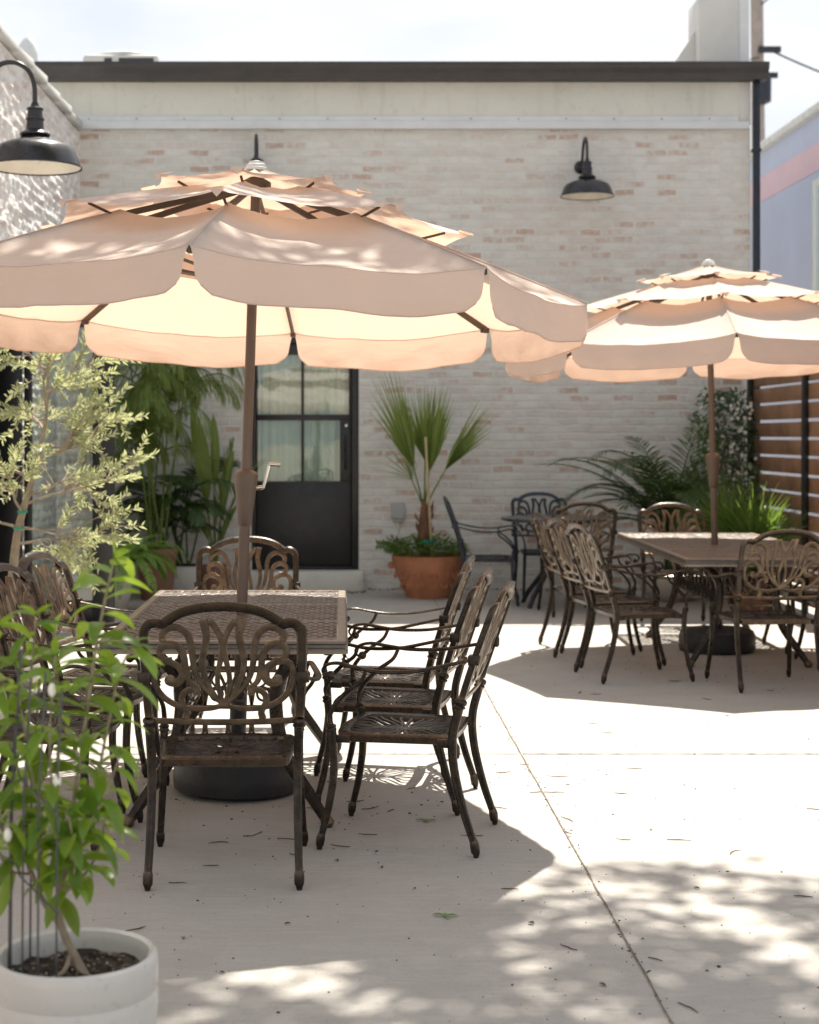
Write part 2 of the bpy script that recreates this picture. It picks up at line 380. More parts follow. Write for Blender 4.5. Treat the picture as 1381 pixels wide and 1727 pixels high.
M['soil'] = simple('potting_soil', (.035, .025, .018), .95, 0, var=.5, nscale=40, bmp=1.0, bscale=60)
M['chip'] = simple('bark_chip', (.13, .095, .065), .9, var=.5, nscale=30)
M['bark'] = simple('olive_bark', (.30, .245, .18), .85, 0, var=.25, nscale=20, bmp=.6, bscale=50)
M['barkdark'] = simple('tree_bark', (.12, .09, .065), .9, 0, var=.3, nscale=8, bmp=.8, bscale=20)
M['palmbark'] = simple('palm_bark', (.20, .10, .06), .9, 0, var=.35, nscale=14, bmp=.9, bscale=30)
M['wood'] = simple('fence_cedar', (.29, .155, .085), .7, 0, var=.3, nscale=3, bmp=.3, bscale=25)
M['stake'] = simple('bamboo_stake', (.48, .38, .22), .6)
M['wire'] = simple('grey_wire', (.10, .10, .11), .4, .5)
M['tie'] = simple('green_tie', (.01, .30, .22), .5)
M['lamp_in'] = simple('lamp_enamel', (.82, .78, .70), .4)
M['lampblack'] = simple('lamp_black_enamel', (.018, .018, .022), .3, 0, var=.1, spec=.6)
M['box'] = simple('grey_box', (.40, .42, .42), .55)
M['lavender'] = simple('lavender_render', (.48, .53, .67), .85, 0, var=.05, nscale=1)
M['pink'] = simple('pink_stripe', (.66, .49, .54), .85, 0, var=.06, nscale=1)
M['polewood'] = simple('utility_pole_wood', (.32, .28, .26), .9)
M['acgrey'] = simple('air_unit_metal', (.60, .60, .57), .5)
M['leaf_fore'] = leafmat('leaf_citrus', (.028, .085, .022), (.13, .26, .04), (.60, .82, .08), .48, .30)
M['leaf_olive'] = leafmat('leaf_olive', (.22, .26, .14), (.43, .46, .28), (.60, .64, .30), .40, .42)
M['leaf_palm'] = leafmat('leaf_palm', (.09, .15, .033), (.24, .33, .085), (.48, .58, .13), .42, .4)
M['leaf_dark'] = leafmat('leaf_dark_palm', (.03, .065, .022), (.075, .13, .04), (.16, .26, .06), .33, .4)
M['leaf_mid'] = leafmat('leaf_mid_green', (.05, .105, .022), (.12, .21, .042), (.27, .42, .07), .38, .4)
M['leaf_fern'] = leafmat('leaf_fern', (.10, .20, .04), (.20, .36, .07), (.48, .68, .12), .42, .5)
M['leaf_tree'] = leafmat('leaf_tree', (.05, .10, .03), (.09, .15, .04), (.2, .3, .06), .3, .5)
M['leaf_dry'] = simple('dry_leaf', (.10, .065, .04), .85)
M['leaf_fallen'] = simple('fallen_green_leaf', (.16, .28, .06), .6)
M['petal'] = simple('white_petal', (.8, .78, .7), .6)
M['red'] = simple('red_flower', (.7, .03, .015), .5)
M['twig'] = simple('dry_twig', (.075, .055, .042), .9)
M['joint'] = simple('slab_joint_dirt', (.17, .145, .115), .95, var=.4, nscale=30)
def glassmat(name, rough=0.0, tint=(.9, .95, .93)):
    m, nt, out = mat(name)
    g = nd(nt, 'BsdfGlossy', Roughness=rough + .015); t = nt.nodes.new('ShaderNodeBsdfTransparent'); t.inputs[0].default_value = (*tint, 1)
    fr = nd(nt, 'LayerWeight', Blend=.35); md = nd(nt, 'Math', operation='MULTIPLY_ADD'); L(nt, fr.outputs['Fresnel'], md.inputs[0]); md.inputs[1].default_value = .6; md.inputs[2].default_value = .07; md.use_clamp = True
    b = bump(nt, noise(nt, coord(nt), 1.6, 2), .12, .02); L(nt, b, g.inputs['Normal'])
    mx = nt.nodes.new('ShaderNodeMixShader'); L(nt, md.outputs[0], mx.inputs[0]); L(nt, t.outputs[0], mx.inputs[1]); L(nt, g.outputs[0], mx.inputs[2]); L(nt, mx.outputs[0], out.inputs[0]); return m
M['glass'] = glassmat('window_glass')

# ------------------------------------------------------------------ setting: ground
mb = MB(); mb.add([(-400, -200, -.02), (400, -200, -.02), (400, 900, -.02), (-400, 900, -.02)], [(0, 1, 2, 3)])
struct(mb.build('ground', M['earth'], smooth=False))
mb = MB(); mb.add([(-9, -12, 0), (12, -12, 0), (12, 30, 0), (-9, 30, 0)], [(0, 1, 2, 3)])
struct(mb.build('patio', M['concrete'], smooth=False))
rng = random.Random(3)
def joint(name, a, b, w):
    a = Vector(a); b = Vector(b); n = int((b - a).length / .03); s = (b - a).normalized().cross(Vector((0, 0, 1))); vs = []; fs = []
    for i in range(n + 1):
        p = a.lerp(b, i / n); o = .004 * mnoise.noise((i * .11, 3, 7)); ww = w * (.45 + .55 * rng.random())
        vs += [p + s * (o - ww) + Vector((0, 0, .004)), p + s * (o + ww) + Vector((0, 0, .004))]
    for i in range(n): fs.append((2 * i, 2 * i + 1, 2 * i + 3, 2 * i + 2))
    m = MB(); m.add(vs, fs); struct(m.build(name, M['joint'], smooth=False))
joint('patio_joint', (.842, 1.6, 0), (.842, 15.6, 0), .0042)
joint('patio_cross_joint', (-2.5, 7.57, 0), (.835, 7.57, 0), .007)
joint('patio_cross_joint', (.85, 7.57, 0), (3.85, 7.57, 0), .010)
joint('patio_cross_joint', (-2.5, 2.6, 0), (.835, 2.6, 0), .003)

# ------------------------------------------------------------------ back building
WY = 15.8
bld = thing('brick_building', 'worn whitewashed brick building across the back of the courtyard with brown gutter', 'building')
dx0, dx1, dz0, dz1 = -.90, .158, .205, 2.49
mb = MB()
box(mb, (-3.05, WY, 0), (dx0, WY + .3, 4.56)); box(mb, (dx1, WY, 0), (4.02, WY + .3, 4.56))
box(mb, (dx0, WY, dz1), (dx1, WY + .3, 4.56)); box(mb, (dx0, WY, 0), (dx1, WY + .3, dz0 - .02))
box(mb, (3.72, WY + .3, 0), (4.02, WY + 8, 4.56)); 
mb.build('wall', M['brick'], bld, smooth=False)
mb = MB(); box(mb, (-3.04, WY - .012, 4.575), (3.905, WY + .3, 5.03)); mb.build('fascia', M['stucco'], bld, smooth=False)
mb = MB(); box(mb, (3.905, WY - .018, 4.575), (4.02, WY + .29, 5.03), .004); mb.build('corner_trim', M['stucco_grey'], bld)
mb = MB(); box(mb, (-2.95, WY - .06, 4.53), (4.0, WY - .003, 4.605), .006); box(mb, (-2.95, WY - .035, 4.606), (3.9, WY - .014, 4.66), .004)
ld = mb.build('ledge', M['ledge'], bld)
for i in range(14):
    mb = MB(); ball(mb, (-2.5 + i * .47, WY - .037, 4.633), .007, 8, 4); mb.build('screw', M['gutter'], ld)
mb = MB()   # box gutter with an ogee face
prof = [(-.20, 5.16), (-.205, 5.14), (-.195, 5.10), (-.17, 5.07), (-.155, 5.03), (-.15, 5.0), (-.02, 4.995), (-.02, 5.16), (-.05, 5.16), (-.05, 5.02), (-.14, 5.03), (-.18, 5.10), (-.185, 5.16)]
n = len(prof); vs = [(x, WY + y, z) for x in (-3.0, 4.16) for y, z in prof]
mb.add(vs, [(i, (i + 1) % n, n + (i + 1) % n, n + i) for i in range(n)] + [tuple(range(n)), tuple(range(2 * n - 1, n - 1, -1))])
gt = mb.build('gutter', M['gutter'], bld)
for gx in (-1.9, .55, 2.98):      # lap joints
    mb = MB(); mb.add([(gx + dx_, WY + y * 1.0 - .003, z - .002) for dx_ in (0, .035) for y, z in prof[:7]], [(i, i + 1, 8 + i, 7 + i) for i in range(6)]); mb.build('lap_joint', M['gutter'], gt)
mb = MB(); box(mb, (4.035, WY - .085, .1), (4.10, WY - .02, 5.0), .01)
for z in (1.2, 2.9, 4.3): box(mb, (4.022, WY - .092, z), (4.108, WY - .012, z + .035), .004)
mb.build('downspout', M['navy'], bld)
mb = MB(); box(mb, (-3.05, WY + .3, 4.9), (3.72, WY + 9, 5.08)); mb.build('roof', M['roof'], bld, smooth=False)
mb = MB(); box(mb, (dx0 - .02, WY - .28, 0), (dx1 + .04, WY, .19), .012); mb.build('door_step', M['stucco'], bld)
# door
dr = thing('glazed_door', 'black steel door with four glass panes over a solid panel in the brick wall', 'door', (0, 0, 0)); 
dr.parent = bld
for k in ('label', 'category'): del dr[k]
y0 = WY + .03
mb = MB()
fr = .04
box(mb, (dx0, y0, dz0 - .018), (dx0 + fr, y0 + .12, dz1), .004); box(mb, (dx1 - .07, y0, dz0 - .018), (dx1, y0 + .12, dz1), .004); box(mb, (dx0 + fr, y0, dz1 - .06), (dx1 - .07, y0 + .12, dz1), .004)
box(mb, (dx0 + fr, y0, dz0 - .018), (dx1 - .07, y0 + .12, dz0 + .012), .004)
mb.build('door_frame', M['black'], dr)
ix0, ix1 = dx0 + fr + .006, dx1 - .076
def pz(py): return CAM_H + (737 - py) * WY / 2700
def pxx(px): return (px - 578) * WY / 2700
zs = [pz(812), pz(706), pz(702), pz(600)]
xs = pxx(507), pxx(513)
mb = MB(); yb0, yb1 = y0 + .03, y0 + .075
box(mb, (ix0, yb0, dz0 + .016), (ix1, yb1, pz(812)), .004)                 # solid panel
zt = dz1 - .064
box(mb, (ix0, yb0, pz(812) + .001), (pxx(433), yb1, zt), .003)
box(mb, (pxx(433), yb0, pz(709)), (ix1, yb1, pz(699)), .003)
box(mb, (pxx(433), yb0, pz(598)), (ix1, yb1, zt), .003)
box(mb, (pxx(507.5), yb0, pz(812) + .001), (pxx(512.5), yb1, pz(709) - .001), .003); box(mb, (pxx(507.5), yb0, pz(699) + .001), (pxx(512.5), yb1, pz(598) - .001), .003)
box(mb, (pxx(573), yb0, pz(812) + .001), (ix1, yb1, pz(709) - .001), .003); box(mb, (pxx(588), yb0, pz(699) + .001), (ix1, yb1, pz(598) - .001), .003)
leafd = mb.build('door_leaf', M['black'], dr)
for a, b, c, d in ((433, 507.5, 812, 709), (512.5, 573, 812, 709), (433, 507.5, 699, 598), (512.5, 588, 699, 598)):
    mb = MB(); box(mb, (pxx(a) - .004, y0 + .048, pz(c) - .004), (pxx(b) + .004, y0 + .054, pz(d) + .004)); mb.build('pane', M['glass'], dr, smooth=False)
mb = MB(); hx = pxx(582)
tube(mb, cr([(hx, yb0, pz(735)), (hx, yb0 - .05, pz(737)), (hx, yb0 - .055, pz(760)), (hx, yb0 - .05, pz(788)), (hx, yb0, pz(790))], 5), .011, 8); mb.build('handle', M['lampblack'], dr)
mb = MB(); lathe(mb, [(.016, 0), (.016, .012), (.01, .016)], 14, M=Matrix.Translation((pxx(584), yb0, pz(718))) @ Matrix.Rotation(R(90), 4, 'X')); mb.build('lock', M['chrome'], dr)
mb = MB(); vs = []; nn = 90
for i in range(nn + 1):
    t = i / nn; x = ix0 + .01 + (ix1 - ix0 - .02) * t; yy = WY + .16 + .022 * math.sin(t * 64 + 2 * math.sin(t * 9)) + .012 * math.sin(t * 23)
    vs += [(x, yy, .9), (x, yy, dz1 - .02)]
mb.add(vs, [(2 * i, 2 * i + 2, 2 * i + 3, 2 * i + 1) for i in range(nn)]); mb.build('curtain', M['curtain'], dr)
mb = MB(); box(mb, (dx0 - .4, WY + .31, 0), (dx1 + .4, WY + .36, dz1 + .3)); mb.build('room_shade_panel', M['dark_room'], bld, smooth=False)  # dark sheet painted as room shade behind the door

# parapet pillar on the roof with its sloping wing
pil = thing('parapet_pillar', 'pale stucco parapet pillar with sloping wing on the right end of the roof', 'pillar', (0, 0, 0))
mb = MB(); box(mb, (3.58, 16.12, 5.08), (3.99, 16.6, 5.93), .015); mb.build('pillar', M['stucco_grey'], pil)
mb = MB(); box(mb, (3.992, 16.14, 5.08), (4.1, 16.62, 5.935), .01); mb.build('side_face', M['ledge'], pil)
mb = MB(); x0, x1 = 3.30, 3.578
vs = [(x, y, z) for y in (16.25, 16.5) for x, z in ((x0, 5.08), (x1, 5.08), (x1, 5.62), (x0, 5.2))]
mb.add(vs, [(0, 1, 2, 3), (7, 6, 5, 4), (0, 4, 5, 1), (1, 5, 6, 2), (2, 6, 7, 3), (3, 7, 4, 0)]); mb.build('wing', M['stucco_grey'], pil)
# rooftop air unit and vent
ac = thing('air_conditioner', 'grey rooftop air conditioner showing above the brown gutter', 'air unit', (-2.6, 19.2, 5.02))
mb = MB(); box(mb, (-.46, -.4, 0), (.44, .4, .98), .05); mb.build('casing', M['acgrey'], ac)
mb = MB(); box(mb, (-.2, -.408, .55), (-.11, -.401, .93)); box(mb, (-.03, -.408, .55), (.38, -.401, .93)); mb.build('grille', M['gutter'], ac, smooth=False)
mb = MB(); lathe(mb, [(.36, .98), (.36, 1.02), (.30, 1.045), (.05, 1.05)], 28); mb.build('fan_cover', M['acgrey'], ac)

# ------------------------------------------------------------------ left building
lb = thing('brick_building', 'rough white painted brick building along the left with a tiled parapet', 'building')
LX = -2.6; oy0, oy1, oz = 11.35, 12.86, 2.62
def brick_relief(y, z):          # hand laid bricks under thick paint: each sits a little proud and tilted to catch the raking sun, joints half filled
    wz = z + .008 * mnoise.noise((y * 2, z * 2, 9)); row = math.floor(wz / .078); fz = wz / .078 - row
    u = y / .215 + .5 * (row % 2) + .06 * mnoise.noise((row * 3.3, y, 1)); c = math.floor(u); fy = u - c
    h = math.sin(row * 127.1 + c * 311.7) * 43758.5453; h -= math.floor(h); h2 = math.sin(row * 269.5 + c * 183.3) * 24634.63; h2 -= math.floor(h2)
    d = min(fz, 1 - fz, min(fy, 1 - fy) * 2.75); g = min(1, d / .26)
    return .020 * (h - .5) + .040 * (h2 - .15) * (.5 - fy) - .016 * (1 - g) + .011 * mnoise.noise((y * 8, z * 12, 5)) + .004 * mnoise.noise((y * 20, z * 26, 3))
def rough_wall(y0, y1, z0, z1, step=.05):
    ny = max(2, int((y1 - y0) / step)); nz = max(2, int((z1 - z0) / step)); vs = []; fs = []
    for i in range(ny + 1):
        for k in range(nz + 1):
            y = y0 + (y1 - y0) * i / ny; z = z0 + (z1 - z0) * k / nz
            e = 0 if i in (0, ny) or k in (0, nz) else 1
            o = brick_relief(y, z); vs.append((LX + o * e, y, z))
    for i in range(ny):
        for k in range(nz):
            a = i * (nz + 1) + k; fs.append((a, a + nz + 1, a + nz + 2, a + 1))
    m = MB(); m.add(vs, fs); return m
mb = MB()
for (a, b, c, d, st) in ((-3, oy0 - 2.5, 0, 4.5, .4), (oy0 - 2.5, oy0, 0, 4.5, .05), (oy1, WY, 0, 4.5, .0195), (oy0, oy1, oz, 4.5, .03)):
    q = rough_wall(a, b, c, d, st); mb.add(q.v, q.f)
box(mb, (LX - .3, -3, 0), (LX - .02, oy0, 4.49)); box(mb, (LX - .3, oy1, 0), (LX - .02, WY - .004, 4.49)); box(mb, (LX - .3, oy0, oz), (LX - .02, oy1, 4.49))
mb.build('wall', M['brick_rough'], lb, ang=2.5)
mb = MB(); rr = random.Random(8)
yy = -2.9
while yy < WY - .3:
    l = .62; z = 4.5 + .02 * rr.random()
    Mx = Matrix.Translation((LX - .14, yy + l / 2, z + .05)) @ Matrix.Rotation(R(2.5 + rr.random()), 4, 'X')
    box(mb, (-.22, -l / 2 - .02, -.035), (.19, l / 2, .035), .008, Mx)
    ball(mb, (LX - .10, yy + .02, z + .11), .06, 8, 6, (1.2, .8, .7)); yy += l
mb.build('coping', M['stucco_grey'], lb)
mb = MB(); box(mb, (-8, -3, 4.2), (LX - .305, WY + 3, 4.35)); mb.build('roof', M['roof'], lb, smooth=False)
mb = MB(); box(mb, (LX - 2.2, oy0 - .6, .0), (LX - 2.1, oy1 + .6, 3)); box(mb, (LX - 2.1, oy0 - .6, 0), (LX - .305, oy0 - .5, 3)); box(mb, (LX - 2.1, oy1 + .5, 0), (LX - .305, oy1 + .6, 3)); box(mb, (LX - 2.1, oy0 - .5, 2.8), (LX - .305, oy1 + .5, 2.9))
mb.build('room_shade_panel', M['dark_room'], lb, smooth=False)  # dark box painted as room shade inside the opening
mb = MB(); box(mb, (LX - .2, oy0, 0), (LX + .03, oy0 + .07, oz), .005); box(mb, (LX - .2, oy1 - .07, 0), (LX + .03, oy1, oz), .005); box(mb, (LX - .2, oy0 + .07, oz - .07), (LX + .03, oy1 - .07, oz), .005)
mb.build('door_frame', M['black'], lb)
dl = thing('glass_door', '', '', (LX + .045, oy1 - .03, 0), 0); del dl['label'], dl['category']; dl.parent = lb
lw = .72
mb = MB(); box(mb, (0, 0, .015), (.06, .05, 2.5), .004); box(mb, (lw - .17, -.01, .015), (lw, .06, 2.5), .005); box(mb, (.06, 0, .015), (lw - .17, .05, .19), .004); box(mb, (.06, 0, 2.38), (lw - .17, .05, 2.5), .004)
mb.build('door_leaf', M['black'], dl)
mb = MB(); box(mb, (.055, .022, .185), (lw - .165, .028, 2.385)); mb.build('pane', M['glass'], dl, smooth=False)
mb = MB(); tube(mb, cr([(lw - .1, -.01, 1.05), (lw - .1, -.055, 1.06), (lw - .1, -.055, 1.2), (lw - .1, -.055, 1.34), (lw - .1, -.01, 1.35)], 4), .009); mb.build('handle', M['lampblack'], dl)
vp = thing('vent_pipe', 'white capped vent pipe standing on the roof of the left building', 'vent pipe', (-3.52, 17.9, 4.35))
mb = MB(); lathe(mb, [(.06, 0), (.06, 1.35)], 16); mb.build('pipe', M['acgrey'], vp)
mb = MB(); lathe(mb, [(.02, 1.3), (.11, 1.3), (.115, 1.42), (.10, 1.52), (.05, 1.6)], 18); mb.build('cap', M['ledge'], vp)

# ------------------------------------------------------------------ neighbouring building, utility pole, wires
nb = thing('building', 'lavender rendered building with a pink stripe beyond the fence', 'building')
mb = MB(); box(mb, (5.74, 12, 0), (12, 27, 5.4)); mb.build('wall', M['lavender'], nb, smooth=False)
mb = MB(); box(mb, (5.733, 12, 4.72), (5.738, 27, 5.06)); mb.build('stripe', M['pink'], nb, smooth=False)
mb = MB(); box(mb, (5.66, 11.9, 5.4), (12.1, 27.1, 5.5), .01); mb.build('roof', M['acgrey'], nb)
wf = MB(); box(wf, (5.69, 18.0, 3.1), (5.739, 19.42, 4.6), .01); wo_ = wf.build('window', M['stucco'], nb)
mb = MB(); box(mb, (5.68, 18.1, 3.2), (5.689, 19.32, 4.5)); mb.build('pane', M['glass'], wo_, smooth=False)
up = thing('utility_pole', 'weathered wooden utility pole with transformer rising behind the building', 'utility pole', (9.15, 35, 0))
mb = MB(); tube(mb, [(0, 0, 0), (-.05, 0, 6), (-.12, 0, 13)], [.17, .15, .13], 14); mb.build('pole', M['polewood'], up)
mb = MB(); box(mb, (-.12, -.28, 9.85), (.36, -.16, 9.98), .01); mb.build('bracket', M['navy'], up); mb = MB(); box(mb, (-.2, -.25, 9.3), (.3, -.15, 9.42), .01); mb.build('bracket', M['navy'], up)
mb = MB(); lathe(mb, [(.02, 8.7), (.15, 8.76), (.155, 9.25), (.11, 9.32), (.03, 9.34)], 18, c=(-.02, -.3, 0)); mb.build('transformer', M['navy'], up)
def wire(a, b, sag, r, label):
    a = Vector(a); b = Vector(b); m = MB(); tube(m, [a.lerp(b, t / 24) - Vector((0, 0, sag * 4 * (t / 24) * (1 - t / 24))) for t in range(25)], r, 5)
    tag(m.build('power_cable', M['navy'], None), label, 'cable')
wire((9.3, 34.8, 9.9), (15.5, 30, 7.2), .5, .022, 'overhead cable dropping to the right from the utility pole')
wire((9.1, 34.8, 10.9), (15, 36, 17.5), .3, .018, 'overhead cable rising to the right from the utility pole')
wire((9.05, 34.8, 9.75), (-6, 46, 10.4), .5, .014, 'thin overhead cable running left behind the roof pillar')
wire((9.2, 34.8, 7.9), (16, 34, 8.6), .2, .02, 'lowest overhead cable leaving the utility pole above the lavender roof')

# ------------------------------------------------------------------ fence
FX = 3.96
fe = thing('slat_fence', 'brown horizontal board fence with black posts along the right side', 'fence')
mb = MB(); z = .06; rr = random.Random(5)
while z < 2.5:
    for ya, yb in ((6.0, 9.19), (9.2, 12.59), (12.6, 15.7)):
        o = rr.uniform(-.004, .004); box(mb, (FX + o, ya, z), (FX + .025 + o, yb, z + .135 + rr.uniform(-.004, .003)), .003)
    z += .160
mb.build('boards', M['wood'], fe)
for y in (6.1, 8.0, 9.9, 11.8, 13.62, 15.45):
    m = MB(); box(m, (FX - .055, y - .025, 0), (FX - .004, y + .025, 2.5), .004); m.build('post', M['black'], fe)

# ------------------------------------------------------------------ lamps
def make_lamp(label):
    t = thing('gooseneck_lamp', label, 'wall lamp', group='gooseneck barn lamps on the walls')
    # local: shade axis at the origin (rim z = 0), wall behind at +y by .42
    m = MB(); lathe(m, [(.255, 0), (.245, .03), (.228, .075), (.210, .105), (.195, .118), (.15, .138), (.095, .152), (.07, .175)], 40, cap0=False, cap1=True)
    lathe(m, [(.258, -.004), (.258, .006), (.252, .006)], 40, cap0=False, cap1=False); m.build('shade', M['lampblack'], t)
    m = MB(); lathe(m, [(.25, .003), (.239, .03), (.222, .073), (.19, .11), (.02, .145)], 40, cap0=False); m.build('reflector', M['lamp_in'], t)
    m = MB(); lathe(m, [(.07, .17), (.085, .178), (.085, .186), (.05, .21), (.046, .26), (.052, .262), (.052, .272), (.044, .275), (.04, .315), (.046, .318), (.046, .328), (.026, .335), (.018, .36)], 20); m.build('socket', M['lampblack'], t)
    m = MB(); tube(m, cr([(0, 0, .34), (0, .005, .46), (0, .04, .54), (0, .11, .58), (0, .19, .57), (0, .26, .50), (0, .31, .40), (0, .41, .345)], 6), .014, 10); m.build('arm', M['lampblack'], t)
    m = MB(); lathe(m, [(.065, 0), (.065, .015), (.03, .04), (.018, .06)], 20, M=Matrix.Translation((0, .42, .345)) @ Matrix.Rotation(R(90), 4, 'X')); m.build('wall_plate', M['lampblack'], t)
    m = MB(); ball(m, (0, 0, .07), .045, 14, 10, (1, 1, 1.2)); m.build('bulb', M['lamp_in'], t)
    return t
lp = make_lamp('black gooseneck lamp on the back wall above the right umbrella'); p = P(990, 331, WY - .42); lp.location = p
l2 = copy_tree(lp); l2['label'] = 'black gooseneck lamp on the back wall mostly hidden behind the front umbrella top'; l2.location = P(431, 326, WY - .42)
l3 = copy_tree(lp); l3['label'] = 'large dark gooseneck lamp reaching out from the sunlit left wall'; l3.scale = (1.2, 1.2, 1.2); l3.location = P(59, 283, 10.6); l3.rotation_euler = (0, 0, R(90))
# the arm of the left lamp is carried further back to its wall
bx = l3.location.x
m = MB(); tube(m, [(0, .42, .345), (0, (bx - LX) / 1.2 + .0, .345)], .014, 10); o = m.build('arm_extension', M['lampblack'], l3)

# ------------------------------------------------------------------ chairs
def lean(z):
    return -.215 - (.172 * ((z - .42) / .53) ** 1.2 if z > .42 else 0)
def chair_lattice_map(u, v, dp):
    y = lean(v); s = .30
    return Vector((u, y + dp, v - dp * s))
def cpt(X, Y): return ((X - 572) / 1519, .55 + (765 - Y) / 1519 * .97)
LAT = [
    ([(508, 215), (540, 262), (563, 320), (566, 390), (550, 470), (541, 545), (552, 615), (573, 676)], [34, 30, 30, 26, 24, 20]),
    ([(478, 212), (490, 300), (476, 380), (468, 450), (486, 545), (528, 625), (568, 676)], [44, 36, 32, 28, 24, 18]),
    ([(272, 322), (268, 295), (296, 262), (345, 252), (392, 285), (414, 350), (420, 430), (440, 520), (490, 600), (562, 672)], [30, 34, 36, 36, 34, 30, 24, 18]),
    ([(318, 425), (282, 430), (258, 402), (262, 362), (300, 342), (346, 356), (374, 405), (384, 480), (404, 550), (452, 588)], [26, 32, 36, 36, 34, 30, 22]),
    ([(300, 548), (340, 552), (366, 515), (350, 468), (300, 440), (252, 440), (222, 478), (222, 540), (250, 610), (316, 668), (404, 694), (500, 694), (572, 676)], [46, 40, 36, 34, 34, 34, 32, 30, 28, 24]),
    ([(436, 622), (430, 596), (394, 594), (364, 622), (362, 668), (384, 712), (376, 752)], [34, 32, 30, 32, 36]),
]
def make_chair(label, dark=False):
    mf, ml, ms = (M['bronze'], M['bronze_lat'], M['bronze_seat']) if not dark else (M['blackmetal'],) * 3
    t = thing('patio_chair', label, 'chair')
    # legs
    flute = [.86, 1.16, 1.16] * 4      # a square section with soft corners and a shallow groove down each face
    for s in (-1, 1):
        m = MB(); pts = cr([(s * .250, -.295, .05), (s * .247, -.258, .16), (s * .245, -.224, .30), (s * .246, -.216, .42), (s * .250, lean(.535), .535)], 6)
        tube(m, pts, [.0125, .0135, .0145, .0155, .0155], 12, prof=flute)
        tube(m, [(s * .251, -.302, 0), (s * .251, -.303, .012), (s * .2505, -.300, .02), (s * .2505, -.297, .045), (s * .250, -.293, .06)], [.009, .012, .0165, .0175, .0145], 12)
        tube(m, [(s * .250, lean(.53), .528), (s * .250, lean(.535), .535), (s * .250, lean(.54), .541), (s * .25, lean(.55), .549), (s * .25, lean(.555), .556), (s * .25, lean(.56), .562)], [.017, .023, .018, .023, .023, .018], 14)
        m.build('leg', mf, t)
        m = MB(); pts = cr([(s * .262, .262, .05), (s * .255, .238, .15), (s * .248, .220, .27), (s * .246, .222, .38), (s * .246, .228, .445)], 6)
        tube(m, pts, [.0115, .0125, .0135, .014, .014], 12, prof=flute)
        tube(m, [(s * .264, .270, 0), (s * .264, .270, .012), (s * .263, .268, .02), (s * .2625, .265, .042), (s * .262, .261, .058)], [.009, .012, .0155, .0165, .013], 12)
        tube(m, [(s * .246, .228, .428), (s * .246, .229, .434), (s * .246, .229, .441), (s * .246, .23, .449), (s * .246, .23, .455)], [.015, .020, .016, .020, .013], 14)
        m.build('leg', mf, t)
    # back frame: two posts and the crowned top
    out = [(-.250, .562), (-.255, .64), (-.259, .74), (-.260, .83), (-.256, .868), (-.240, .888), (-.218, .893), (-.198, .888), (-.182, .899), (-.14, .925), (-.08, .942), (0, .948)]
    out = out + [(-a, b) for a, b in reversed(out[:-1])]
    m = MB(); ribbon(m, out, [.030, .032, .035, .034, .037, .036, .034], .027, chair_lattice_map, 5); m.build('back_frame', mf, t)
    m = MB()
    for pts, ws in LAT:
        for sg in (1, -1):
            q = [cpt(*p) for p in pts]; q = [(sg * a, b) for a, b in q]
            ribbon(m, q, [w / 1519 * 1.06 for w in ws], .011, chair_lattice_map, 4)
    for sg in (1, -1):
        u, v = cpt(302, 540); c = chair_lattice_map(sg * u, v, 0); ball(m, c, .019, 10, 6, (1, .5, 1))
        u, v = cpt(272, 318); c = chair_lattice_map(sg * u, v, 0); ball(m, c, .013, 10, 6, (1, .5, 1))
    ribbon(m, [(-.245, .553), (-.12, .548), (0, .546), (.12, .548), (.245, .553)], .022, .014, chair_lattice_map, 4)
    m.build('backrest', ml, t)
    # seat
    m = MB(); x0, x1, ya, yb = .215, .232, -.20, .215
    rim = [(-x0, ya), (0, ya - .012), (x0, ya)]
    outl = cr([(-x0 + .03, ya - .004, 0), (0, ya - .012, 0), (x0 - .03, ya - .004, 0), (x0 - .002, ya + .02, 0), (x1 - .005, 0, 0), (x1, yb - .06, 0), (x1 - .03, yb - .005, 0), (0, yb + .02, 0), (-x1 + .03, yb - .005, 0), (-x1, yb - .06, 0), (-x1 + .005, 0, 0), (-x0 + .002, ya + .02, 0), (-x0 + .03, ya - .004, 0)], 4)
    n = len(outl) - 1; vs = []; fs = []
    sec = [(0, .392), (.004, .414), (-.012, .424), (-.040, .420), (-.046, .410), (-.012, .388)]
    for i in range(n):
        tg = (outl[(i + 1) % n] - outl[i - 1]).normalized(); nn_ = Vector((tg.y, -tg.x, 0))
        for a, b in sec: vs.append(Vector((outl[i].x, outl[i].y, b)) + nn_ * a)
    for i in range(n):
        for k in range(6):
            j = (i + 1) % n; fs.append((i * 6 + k, j * 6 + k, j * 6 + (k + 1) % 6, i * 6 + (k + 1) % 6))
    m.add(vs, fs); seat = m.build('seat', mf, t)
    m = MB(); mp = lambda u, v, d: Vector((u, v + .006, .414 + d - .012 * (1 - (u / .23) ** 2) * (1 - (v / .22) ** 2)))
    for sg in (1, -1):
        for sv in (1, -1):
            for k, (ex, ey, bulge) in enumerate([(.040, .195, .05), (.105, .194, .042), (.170, .188, .02), (.198, .135, -.012), (.2, .088, -.018), (.2, .042, -.014)]):
                sx = .012 + .02 * (k < 3); a = Vector((sx, .015 + .006 * (k % 2))); b = Vector((ex, ey)); mid = a.lerp(b, .5); nrm = Vector((-(b - a).y, (b - a).x)).normalized()
                q = [a, a.lerp(b, .25) + nrm * bulge * .9, mid + nrm * bulge * .35, a.lerp(b, .75) - nrm * bulge * .45, b]
                ribbon(m, [(sg * p.x, sv * p.y) for p in q], [.010, .0145, .0145, .011], .009, mp, 4)
        ribbon(m, [(0, sg * .02), (.02, sg * .07), (.012, sg * .13), (0, sg * .20)], .013, .009, mp, 4); ribbon(m, [(0, sg * .02), (-.02, sg * .07), (-.012, sg * .13), (0, sg * .20)], .013, .009, mp, 4)
